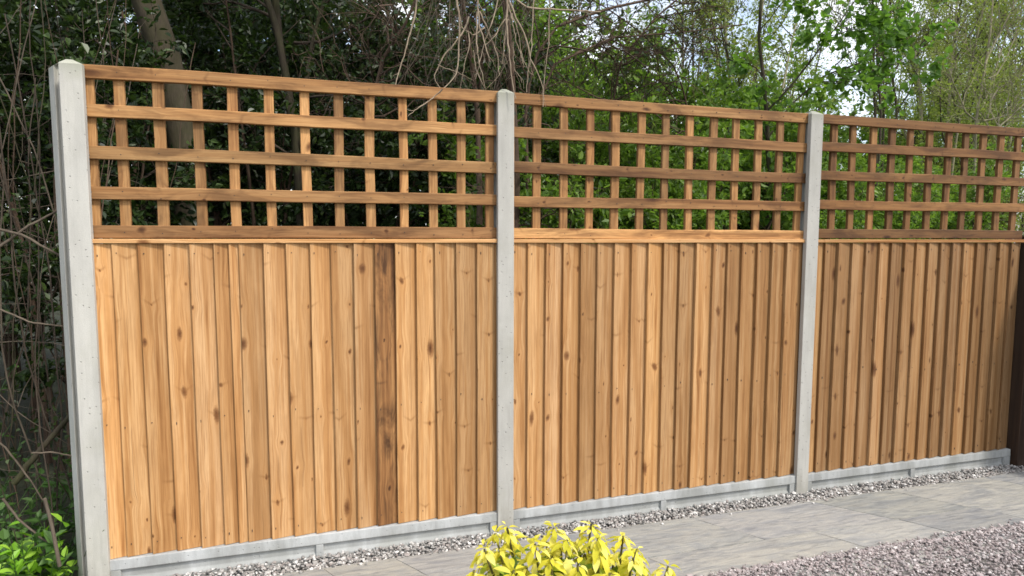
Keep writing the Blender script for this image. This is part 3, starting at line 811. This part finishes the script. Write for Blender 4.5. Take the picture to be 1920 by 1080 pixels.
# ---- leaning grey trunk
b = np.array([at(352, 450, 2.3)[0]+.02, 2.3, -.06])
t = world_root('grey_trunk_tree', b, 'tree with a leaning smooth grey trunk behind the leftmost trellis', 'tree')
tr = [b-b, at(350, 450, 2.3)-b, at(343, 340, 2.3)-b, at(322, 170, 2.25)-b, at(290, 60, 2.2)-b, at(268, -30, 2.15)-b, at(240, -260, 2.2)-b, at(250, -560, 2.3)-b]
br = [at(318, 150, 2.25)-b, at(352, 60, 2.3)-b, at(395, -30, 2.4)-b, at(430, -300, 2.6)-b]
plant(t, [(tr, .125, .095)], M['bark_grey'],
      [dict(n=10, t0=.66, len=1.5, r=.022, k=8, wob=.2, lift=.02, a0=.6, a1=1.4, bias=(0, .45, .1)), dict(n=9, t0=.2, len=.65, r=.007, k=6, wob=.22, s=3, lift=-.05), dict(n=4, len=.3, r=.003, k=4, wob=.25, s=3, lift=-.05)],
      dict(n=10, L=.085, w=.8, mat=M['leaf_dark'], upn=.6, sp=.03), 201, sides=12, twigmat=M['twig_dark'])

# ---- mossy twin trunks
b = np.array([at(565, 440, 2.8)[0], 2.8, -.06])
t = world_root('mossy_tree', b, 'dark mossy twin stemmed tree left of the hanging twigs', 'tree')
s1 = [b-b, at(562, 420, 2.8)-b, at(545, 230, 2.8)-b, at(528, 130, 2.8)-b, at(512, 40, 2.8)-b, at(508, -40, 2.8)-b, at(500, -400, 2.9)-b]
s2 = [at(548, 240, 2.8)-b, at(537, 150, 2.75)-b, at(520, 60, 2.7)-b, at(495, -10, 2.65)-b, at(470, -350, 2.6)-b]
s3 = [at(556, 300, 2.8)-b, at(572, 150, 2.75)-b, at(590, 60, 2.7)-b, at(612, -10, 2.65)-b, at(640, -300, 2.6)-b]
plant(t, [(s1, .042, .028), (s2, .032, .018), (s3, .020, .011)], M['bark_moss'],
      [dict(n=10, t0=.35, len=1.2, r=.016, k=8, wob=.25, lift=.0, a0=.6, a1=1.4), dict(n=8, t0=.2, len=.5, r=.006, k=6, wob=.25, s=3), dict(n=3, len=.25, r=.0028, k=4, wob=.25, s=3)],
      dict(n=6, L=.06, w=.6, mat=M['leaf_dark'], upn=.6, sp=.02), 202, sides=10, twigmat=M['twig_dark'])

# ---- the tangled tree with overhanging bare branches and the hanging twigs
b = np.array([at(965, 440, 1.1)[0], 1.1, -.06])
t = world_root('tangled_tree', b, 'brown tangled tree with dry twigs hanging over the fence beside the middle post', 'tree')
s1 = [b-b, at(962, 400, 1.1)-b, at(958, 180, 1.05)-b, at(952, 80, .95)-b, at(945, -20, .85)-b, at(930, -200, .8)-b]
s2 = [at(990, 400, 1.3)-b, at(985, 200, 1.3)-b, at(1000, 110, 1.3)-b, at(1040, 50, 1.25)-b, at(1120, 20, 1.2)-b, at(1260, -10, 1.2)-b, at(1400, -60, 1.2)-b]
s3 = [at(900, 420, 1.4)-b, at(895, 200, 1.4)-b, at(880, 90, 1.3)-b, at(862, -10, 1.2)-b, at(850, -160, 1.1)-b]
s4 = [at(985, 260, 1.3)-b, at(1040, 120, 1.3)-b, at(1150, 70, 1.4)-b, at(1290, 60, 1.5)-b, at(1400, 45, 1.6)-b]
s6 = [at(1150, 420, 1.7)-b, at(1140, 240, 1.7)-b, at(1160, 120, 1.6)-b, at(1220, 40, 1.5)-b, at(1300, -30, 1.5)-b, at(1360, -160, 1.5)-b]
s7 = [at(1290, 420, 1.8)-b, at(1300, 240, 1.8)-b, at(1270, 130, 1.7)-b, at(1200, 60, 1.6)-b, at(1130, 10, 1.5)-b, at(1060, -30, 1.4)-b]
s8 = [at(946, -10, .86)-b, at(930, -60, .5)-b, at(880, -50, .16)-b, at(850, -25, .08)-b, at(800, -15, .10)-b, at(770, -14, .14)-b]
s9 = [at(946, -30, .85)-b, at(960, -60, .4)-b, at(985, -40, .10)-b, at(950, -28, .02)-b, at(1010, -20, .15)-b]
s5 = [at(700, 420, 1.6)-b, at(690, 220, 1.6)-b, at(720, 110, 1.5)-b, at(770, 30, 1.4)-b, at(800, -80, 1.3)-b]
plant(t, [(s1, .040, .018), (s2, .015, .006), (s3, .024, .012), (s4, .010, .004), (s5, .018, .008), (s6, .012, .005), (s7, .010, .004)], M['bark_brown'],
      [dict(n=21, t0=.3, len=.75, r=.007, k=7, wob=.28, lift=-.04, a0=.5, a1=1.4), dict(n=8, t0=.1, len=.36, r=.0035, k=5, wob=.28, s=3, lift=-.05), dict(n=2, len=.18, r=.0018, k=4, wob=.25, s=3)],
      dict(n=1, L=.036, w=.6, mat=M['leaf_dark'], upn=.6), 203, ('stem', 'branches', 'leaves'), sides=8, twigmat=M['bark_brown'])
for pl_ in (s8, s9):
    P = resample(pl_, 16); mb = MB(); tubes(mb, P[None], np.linspace(.011, .005, 16)[None], 7)
    link('stem', mb.mesh('stem', True), M['bark_brown'], t)
def z7(x, y): return 700+x/4.8, y/4.8
hang = [([(750, -160), (750, 0), (765, 150), (780, 270), (770, 480), (765, 560), (740, 690), (625, 800)], .05, .0045),
        ([(860, 150), (830, 250), (770, 335), (650, 480), (585, 600), (555, 650), (560, 710), (620, 790), (680, 850)], .10, .0036),
        ([(925, -180), (935, 0), (950, 230), (1000, 380), (1050, 555)], .06, .0045),
        ([(1225, -120), (1215, 0), (1200, 150), (1080, 340), (1000, 420)], .15, .0034),
        ([(1200, -150), (1225, 20), (1310, 210), (1375, 340), (1400, 500), (1470, 640), (1530, 760), (1532, 960)], .02, .0040),
        ([(1215, -60), (1200, 150), (1215, 380), (1230, 560), (1240, 700), (1255, 830), (1275, 900)], -.015, .0040),
        ([(935, 100), (930, 290), (930, 500), (970, 680), (1010, 810)], .12, .0036),
        ([(960, 100), (985, 190), (1060, 350), (1110, 500), (1120, 640), (1130, 690)], .15, .0030),
        ([(1215, 30), (1240, 150), (1290, 400), (1330, 500)], .18, .0032),
        ([(1130, -40), (1110, 60), (1060, 230), (1000, 400), (960, 560), (930, 700)], .22, .0030),
        ([(395, -60), (385, 80), (370, 170), (310, 380), (260, 560), (200, 770)], .14, .0042),
        ([(1450, -80), (1440, 100), (1420, 380), (1390, 640), (1370, 840)], .25, .0030),
        ([(1245, 120), (1310, 380), (1345, 520), (1400, 640), (1440, 680)], .25, .0028),
        ([(1590, -40), (1585, 100), (1575, 380), (1540, 620), (1525, 800)], .3, .0028),
        ([(620, 800), (520, 895), (420, 960), (310, 1052)], .0, .0030),
        ([(860, 300), (850, 470), (800, 640), (780, 800)], .3, .0026),
        ([(1210, 170), (1180, 400), (1170, 570)], .2, .0030),
        ([(1260, 380), (1275, 600), (1340, 745)], .2, .0026),
        ([(900, 450), (930, 650), (1010, 810), (1120, 690), (1160, 640)], .25, .0022),
        ([(580, 590), (730, 650), (900, 740)], .3, .0022),
        ([(1000, 250), (900, 330), (800, 250), (760, 60)], .2, .0030),
        ([(1290, 0), (1400, 95), (1600, 90), (1920, 100), (2050, 110)], .4, .0055)]
hr = np.random.default_rng(33)
for pl, Y, rr in hang:
    P = np.array([at(*z7(*p), Y) for p in pl])-b
    P = resample(P, 16); P[:, 1] += np.cumsum(hr.normal(size=16))*.006
    P += hr.normal(size=P.shape)*.0016
    mb = MB(); tubes(mb, P[None], (rr*np.linspace(1.25, .55, 16)*(1+hr.normal(size=16)*.08))[None], 6)
    kidx = hr.integers(4, 15, 3)
    D = norm(np.gradient(P, axis=0)[kidx])+hr.normal(size=(3, 3))*.5
    tw = walk(hr, P[kidx], D, hr.uniform(.03, .12, 3), 5, .25, -.05)
    tubes(mb, tw, np.full((3, 5), rr*.4)*np.linspace(1, .5, 5), 4)
    link('hanging_twig', mb.mesh('hanging_twig', True), M['twig_pale'], t)
# a fan of thinner hanging shoots behind them
NF = 34
P0 = np.array([at(hr.uniform(790, 1010), hr.uniform(-60, 40), hr.uniform(.2, .9)) for i in range(NF)])-b
D0 = np.stack([hr.normal(size=NF)*.4, hr.normal(size=NF)*.2, -np.ones(NF)], 1)
mb = MB(); tw = walk(hr, P0, D0, hr.uniform(.25, .75, NF), 10, .12, -.05)
tubes(mb, tw, (hr.uniform(.0012, .0028, NF)[:, None]*np.linspace(1, .5, 10)[None]), 4)
link('fine_shoots', mb.mesh('fine_shoots', True), M['twig_grey'], t)['kind'] = 'stuff'

# ---- sycamore sapling right of centre
b = np.array([at(1440, 440, 2.6)[0], 2.6, -.06])
t = world_root('broadleaf_sapling', b, 'fresh green broadleaf sapling left of the patch of blue sky', 'tree')
s1 = [b-b, at(1440, 400, 2.6)-b, at(1436, 200, 2.6)-b, at(1420, 60, 2.6)-b, at(1430, -60, 2.6)-b, at(1440, -240, 2.6)-b]
s2 = [at(1436, 210, 2.6)-b, at(1490, 150, 2.5)-b, at(1560, 60, 2.4)-b, at(1605, 0, 2.4)-b]
s3 = [at(1439, 260, 2.6)-b, at(1480, 200, 2.6)-b, at(1550, 140, 2.6)-b, at(1630, 112, 2.7)-b, at(1670, 105, 2.8)-b]
plant(t, [(s1, .030, .012), (s2, .012, .005), (s3, .012, .005)], M['bark_moss'],
      [dict(n=12, t0=.3, len=.7, r=.007, k=6, wob=.2, lift=.05), dict(n=6, t0=.25, len=.28, r=.003, k=5, wob=.2, s=3)],
      dict(n=9, L=.085, w=.85, mat=M['leaf_syc'], upn=.9, sp=.02), 204, sides=8, twigmat=M['twig_dark'])

# ---- pale forked tree near the right edge, and the upright stems left of it
def z8(x, y): return 1500+x/4.5, y/4.5
b = np.array([at(1828, 440, 4.2)[0], 4.2, -.06])
t = world_root('pale_forked_tree', b, 'pale barked forked tree in sparse spring leaf near the right edge', 'tree')
T_ = lambda pl, Y: [at(*z8(*p), Y)-b for p in pl]
st = [([b-b]+T_([(1470, 1900), (1480, 1010), (1510, 830), (1540, 650), (1560, 540), (1580, 400), (1610, 150), (1630, -200)], 4.2), .028, .014),
      (T_([(1560, 540), (1640, 370), (1720, 220), (1830, 0), (1900, -160)], 4.1), .014, .007),
      (T_([(1545, 560), (1460, 470), (1370, 350), (1300, 200)], 4.3), .010, .004),
      (T_([(1480, 1010), (1400, 950), (1350, 820), (1290, 680), (1250, 560)], 4.2), .013, .005),
      (T_([(1580, 1000), (1610, 850), (1660, 760), (1780, 690), (1900, 620)], 4.0), .014, .006),
      (T_([(1540, 1020), (1690, 990), (1800, 920), (1890, 850)], 3.9), .012, .006),
      (T_([(1630, 1400), (1690, 1060), (1760, 1000), (1890, 870)], 3.7), .016, .008),
      (T_([(1590, 660), (1660, 640), (1740, 500), (1820, 300), (1860, 100)], 4.1), .012, .005)]
plant(t, st, M['bark_birch'],
      [dict(n=15, t0=.2, len=.95, r=.0065, k=7, wob=.16, lift=.1, a0=.4, a1=1.0), dict(n=7, t0=.15, len=.42, r=.003, k=5, wob=.16, s=3, lift=.08)],
      dict(n=8, L=.045, w=.55, mat=M['leaf_pale'], upn=.6, sp=.02, d=0), 205, sides=8)
b = np.array([at(1648, 440, 4.6)[0], 4.6, -.06])
t = world_root('upright_stem_tree', b, 'clump of slender upright stems beside the patch of blue sky', 'tree')
st = [([b-b]+T_([(640, 1900), (630, 900), (610, 650), (620, 300), (600, -100), (590, -400)], 4.6), .030, .014),
      (T_([(660, 1500), (680, 900), (655, 640), (650, 300), (640, -60), (650, -300)], 4.5), .020, .009),
      (T_([(690, 1500), (715, 850), (730, 690), (700, 400), (690, 100), (700, -260)], 4.7), .018, .008),
      (T_([(720, 1500), (820, 960), (790, 700), (770, 400), (760, 80), (780, -260)], 4.7), .020, .009),
      (T_([(670, 720), (760, 630), (830, 560), (860, 480), (980, 410), (1200, 250), (1330, 190)], 4.4), .012, .005),
      (T_([(655, 440), (560, 350), (480, 300), (380, 220)], 4.6), .011, .004),
      (T_([(610, 800), (560, 700), (400, 480), (350, 300), (340, 100)], 4.8), .010, .004)]
st = [([q-b if False else q for q in s[0]], s[1], s[2]) for s in st]
plant(t, st, M['bark_grey'],
      [dict(n=14, t0=.25, len=.95, r=.0065, k=7, wob=.14, lift=.12, a0=.35, a1=.9), dict(n=7, t0=.15, len=.42, r=.003, k=5, wob=.16, s=3, lift=.08)],
      dict(n=4, L=.042, w=.55, mat=M['leaf_pale'], upn=.6, sp=.02, d=0), 206, sides=8)

# ---- thicket of thin stems and brambles at the left
tr_ = np.random.default_rng(61)
b = np.array([-.95, .75, -.06])
t = world_root('bramble_thicket', b, 'tangle of thin bare stems and brambles left of the pale end post', 'thicket')
M['leaf_thick'] = M['leaf_dark']
n = 95
P0 = np.stack([tr_.uniform(-1.7, .85, n), tr_.uniform(-.45, 1.1, n), np.zeros(n)], 1)
P0[:22, 0] = tr_.uniform(-.6, .85, 22)
P0 = P0[~((P0[:, 0]+b[0] > -.12) & (P0[:, 1]+b[1] < .18))]; n = len(P0)
D0 = np.stack([tr_.normal(size=n)*.10, tr_.normal(size=n)*.08, np.ones(n)], 1)
for i in range(n):
    w_ = walk(tr_, P0[i:i+1], D0[i:i+1], np.array([tr_.uniform(2.0, 3.9)]), 22, .07, .09)
    mb = MB(); tubes(mb, w_, tr_.uniform(.0020, .0055)*np.linspace(1, .6, 22)[None], 6)
    link('stem', mb.mesh('stem', True), M['twig_grey'] if i % 4 == 0 else M['twig_dark'] if i % 4 == 1 else M['bark_brown'] if i % 4 == 2 else M['bark_grey'], t)
n = 150
P0 = np.stack([tr_.uniform(-1.6, .8, n), tr_.uniform(-.35, .8, n), tr_.uniform(.15, 2.4, n)], 1)
D0 = np.stack([tr_.normal(size=n), tr_.normal(size=n)*.4, tr_.normal(size=n)*.55], 1)
w_ = walk(tr_, P0, D0, tr_.uniform(.3, 1.1, n), 12, .14, -.04)
mb = MB(); tubes(mb, w_, tr_.uniform(.0012, .0028, n)[:, None]*np.linspace(1, .5, 12)[None], 5)
link('dry_canes', mb.mesh('dry_canes', True), M['twig_grey'], t)['kind'] = 'stuff'
idx = np.repeat(np.arange(n), 16); P, T = along(w_, idx, tr_.uniform(0, 1, len(idx)))
P = P+tr_.normal(size=P.shape)*.06
lb = MB(); leaves(lb, P, tr_.normal(size=P.shape)+np.array([0, -.3, -.3]), norm(tr_.normal(size=P.shape)*.6+np.array([0, -.3, .8])), tr_.uniform(.02, .05, len(P)), tr_.uniform(.014, .032, len(P)))
link('leaves', lb.mesh('leaves'), M['leaf_dark'], t)
# two thick dead limbs lying across
for pl, Y, rr in (([(28, 905), (70, 850), (120, 790), (165, 745)], .35, .0145), ([(-30, 810), (10, 838), (60, 905), (80, 938)], .25, .0045), ([(-20, 425), (40, 440), (110, 478), (170, 520)], .2, .006), ([(-10, 470), (50, 425), (110, 395), (180, 360)], .22, .006), ([(0, 580), (60, 605), (120, 612)], .15, .004), ([(5, 935), (35, 975), (80, 1010), (105, 1025)], .06, .005), ([(60, 850), (100, 848), (150, 858)], .12, .004)):
    P = resample(np.array([at(*p, Y) for p in pl])-b, 12); P += tr_.normal(size=P.shape)*rr*.18
    mb = MB(); tubes(mb, P[None], rr*np.linspace(1.1, .7, 12)[None], 7)
    link('dead_limb', mb.mesh('dead_limb', True), M['bark_moss'] if rr > .012 else M['twig_grey'], t)

# ---- undergrowth at the foot of the thicket
def herb(name, label, base, n, H, Lf, mat, seed, spread, wid=.62):
    r = np.random.default_rng(seed); root = world_root(name, np.array(base), label, 'plant', 'low leafy plants at the thicket foot')
    a = r.uniform(0, 2*math.pi, n); q = np.sqrt(r.uniform(size=n))*spread
    P0 = np.stack([q*np.cos(a), q*np.sin(a), np.zeros(n)], 1)
    D0 = np.stack([np.cos(a)*.35, np.sin(a)*.35, np.ones(n)], 1)
    w_ = walk(r, P0, D0, r.uniform(.5, 1.1, n)*H, 7, .12, -.02)
    mb = MB(); tubes(mb, w_, np.full((n, 7), .0022)*np.linspace(1, .6, 7), 4)
    link('stalk', mb.mesh('stalk', True), M['leaf_herb'], root)
    k = 9; idx = np.repeat(np.arange(n), k); P, T = along(w_, idx, r.uniform(.25, 1.0, len(idx)))
    D = side_dirs(r, T, r.uniform(.7, 1.5, len(idx)))
    N = norm(UPV+r.normal(size=P.shape)*.35)
    ok = P[:, 0]+D[:, 0]*Lf+base[0] < -.10; P, D, N, idx = P[ok], D[ok], N[ok], idx[ok]
    L = Lf*r.uniform(.55, 1.2, len(idx))
    lb = MB(); leaves(lb, P, D, N, L, L*wid, .12); link('leaves', lb.mesh('leaves'), mat, root)
    return root
g = lambda px, py, Y: at(px, py, Y)
herb('lime_plant', 'bright lime green leafy plant at the foot of the pale end post', (-.24, .0, -.06), 40, .34, .062, M['leaf_lime'], 71, .13, .7)
herb('leafy_plant', 'dull green leafy plant at the bottom left corner of the photograph', (-.52, .02, -.06), 30, .34, .055, M['leaf_herb'], 72, .22)
herb('leafy_plant', 'shaded green leafy plant behind the lime green one', (-.28, .30, -.06), 26, .40, .07, M['leaf_herb'], 73, .22)
herb('leafy_plant', 'taller leafy plant at the left edge below the dead limb', (-.80, .28, -.06), 30, .62, .06, M['leaf_herb'], 74, .26)
herb('leafy_plant', 'leafy plant deep in shade at left, behind the cut stick', (-.62, .75, -.06), 30, .5, .06, M['leaf_herb'], 75, .4)
herb('leafy_plant', 'leafy plant at the left edge halfway up the thicket', (-1.15, .45, -.06), 30, 1.0, .06, M['leaf_herb'], 76, .25)
mb = MB()
Pk = resample([at(106, 1030, -.02), at(97, 985, -.01), at(84, 935, .0)], 8)
Pk = np.concatenate([[at(112, 1062, -.03)], Pk])
tubes(mb, Pk[None], np.linspace(.0078, .0068, 9)[None], 9)
mb.add(Pk[-1]+.0068*np.array([(math.cos(a)*rt+math.sin(a)*np.array([0, 1, .3])) for a in np.arange(8)*math.pi/4]), [(0, 1, 2, 3), (0, 3, 4, 5), (0, 5, 6, 7)])
o = link('cut_stick', mb.mesh('cut_stick', True), M['twig_grey']); tag(o, 'short cut stick poking up beside the pale end post', 'stick')

# ---- the wood beyond
fr = np.random.default_rng(81)
n = 170
yy = fr.uniform(13, 26, n); xx = 1.1+(yy+3)*fr.uniform(-.75, 1.75, n)
P0 = np.stack([xx, yy, np.full(n, -.06)], 1); D0 = np.stack([fr.normal(size=n)*.07, fr.normal(size=n)*.07, np.ones(n)], 1)
gap = (P0[:, 0]-CAM[0])/(P0[:, 1]-CAM[1]); kp = (gap < .90) | (gap > 1.03); P0, D0 = P0[kp], D0[kp]; n = len(P0)
s_ = walk(fr, P0, D0, fr.uniform(6.5, 11, n), 9, .05, .03)
mb = MB(); tubes(mb, s_, fr.uniform(.03, .10, n)[:, None]*np.linspace(1, .3, 9)[None], 5)
idx = np.repeat(np.arange(n), 26); P, T = along(s_, idx, fr.uniform(.12, 1, len(idx)))
b_ = walk(fr, P, side_dirs(fr, T, fr.uniform(.4, 1.1, len(idx))), fr.uniform(.6, 2.0, len(idx)), 6, .16, .1)
tubes(mb, b_, np.full((len(idx), 6), .009)*np.linspace(1, .4, 6), 3)
fwo = tag(link('far_wood', mb.mesh('far_wood', True), M['bark_grey']), 'mass of twiggy spring trees beyond the garden', None, kind='stuff')
idx2 = np.repeat(np.arange(len(b_)), 16); P, T = along(b_, idx2, fr.uniform(.1, 1, len(idx2)))
P = P+fr.normal(size=P.shape)*.14
lb = MB(); leaves(lb, P, fr.normal(size=P.shape), fr.normal(size=P.shape), fr.uniform(.07, .15, len(P)), fr.uniform(.05, .10, len(P)), .1, 0)
o = link('far_leaves', lb.mesh('far_leaves'), M['leaf_pale'], fwo); o['kind'] = 'stuff'

# ================================================================== yellow leaved shrub in the foreground
M['leaf_yellow'] = leaf_material('golden_leaf', (.46, .44, .030), (.74, .63, .06), (.80, .73, .19), .4, .55, .25)
M['leaf_olive'] = leaf_material('inner_green_leaf', (.06, .13, .012), (.15, .24, .02), (.33, .38, .03), .3)
M['stem_green'] = bark_material('green_brown_stem', (.10, .09, .03), (.22, .20, .07), None)
yr_ = np.random.default_rng(91)
def atd(px, py, depth): return CAM+(fw+rt*(px-960)/F+up*(540-py)/F)*depth
tops = [(925, 1000, 1.62), (948, 990, 1.56), (905, 1030, 1.52), (1000, 1020, 1.50), (1035, 990, 1.60), (1060, 1012, 1.54), (1105, 985, 1.62), (1118, 1010, 1.55), (1165, 1005, 1.66), (1190, 1030, 1.58), (1250, 1062, 1.62), (1226, 1085, 1.56),
        (960, 1070, 1.44), (1015, 1080, 1.40), (1080, 1060, 1.46), (1140, 1075, 1.42), (930, 1120, 1.45), (1200, 1130, 1.46), (1060, 1130, 1.38), (990, 1150, 1.7), (1120, 1150, 1.7), (960, 1120, 1.75), (1270, 1150, 1.6), (880, 1160, 1.6)]
tops += [(px+yr_.uniform(-34, 34), py+yr_.uniform(14, 46), d+yr_.uniform(-.1, .12)) for (px, py, d) in tops[:12] for _ in (0, 1)]
tops = [(px+3, py, d) for (px, py, d) in tops]
c0 = atd(1080, 1300, 1.6); b = np.array([c0[0], c0[1], 0.0])
t = world_root('yellow_shrub', b, 'bright yellow leaved shrub at the bottom centre, in front of the paving', 'shrub')
yb, gb_, sb = MB(), MB(), MB()
def whorl(c, dirv, n, L, mb, spread=1.0, wd=.42):
    dirv = norm(dirv); a0 = yr_.uniform(0, 6.28)
    for i in range(n):
        a = a0+i*2*math.pi/n*1.0+yr_.normal()*.25
        q = norm(np.cross(dirv, [0.3, .2, 1.0])); q2 = np.cross(dirv, q)
        out = q*math.cos(a)+q2*math.sin(a); el = yr_.uniform(.0, .55)
        D = norm(out*spread+dirv*el+np.array([0, 0, -.45])*yr_.uniform(0, 1.8))
        l = L*yr_.uniform(.65, 1.2); k = 7
        S = norm(np.cross(D, dirv)); U = np.cross(S, D)
        v = []; cur = yr_.uniform(.3, 1.1); prof = [0.05, .55, .9, 1.0, .85, .5, .02]; W = l*wd*yr_.uniform(.85, 1.15)
        fo = yr_.uniform(.15, .45); pos = c+D*.006; dd = D.copy()
        for j in range(k):
            hw = W*.5*prof[j]
            Uj = norm(np.cross(S, dd))
            v += [pos-S*hw+Uj*hw*fo, pos, pos+S*hw+Uj*hw*fo]
            dd = norm(dd-U*cur/k*1.6); pos = pos+dd*l/(k-1)
        f = []
        for j in range(k-1):
            for s in (0, 1): f.append((j*3+s, j*3+s+1, (j+1)*3+s+1, (j+1)*3+s))
        mb.add(np.array(v)-b, f)
for (px, py, d) in tops:
    c = atd(px, py, d); foot = b+np.array([yr_.normal()*.05, yr_.normal()*.05, .0]); mid = foot*.4+c*.6+np.array([yr_.normal()*.03, yr_.normal()*.03, -.12])
    P = resample([foot, mid, c], 10)-b
    tubes(sb, P[None], np.linspace(.007, .0028, 10)[None], 6)
    ax = norm(c-mid)
    hi = py < 1050
    whorl(c, ax, 5, .033, yb, .7, .40); whorl(c-ax*.012, ax, 6, .046, yb, 1.0, .38)
    if hi: whorl(c+ax*.006, ax, 4, .024, yb, .3, .32)
    whorl(c-ax*.04, ax, 4, .052, yb if yr_.uniform() < .75 else gb_, 1.0, .36); whorl(c-ax*.075, ax, 4, .056, gb_, 1.0, .38); whorl(c-ax*.13, ax, 4, .06, gb_, 1.0)
for i in range(80):       # the older green body of the bush
    a = yr_.uniform(0, 6.28); q = .27*math.sqrt(yr_.uniform()); z = yr_.uniform(.18, .60)
    whorl(b+np.array([q*math.cos(a), q*math.sin(a), z]), np.array([math.cos(a)*.7, math.sin(a)*.7, .7]), 6, .085, gb_, 1.0)
link('stems', sb.mesh('stems', True), M['stem_green'], t)
link('yellow_leaves', yb.mesh('yellow_leaves', True), M['leaf_yellow'], t)
link('green_leaves', gb_.mesh('green_leaves', True), M['leaf_olive'], t)
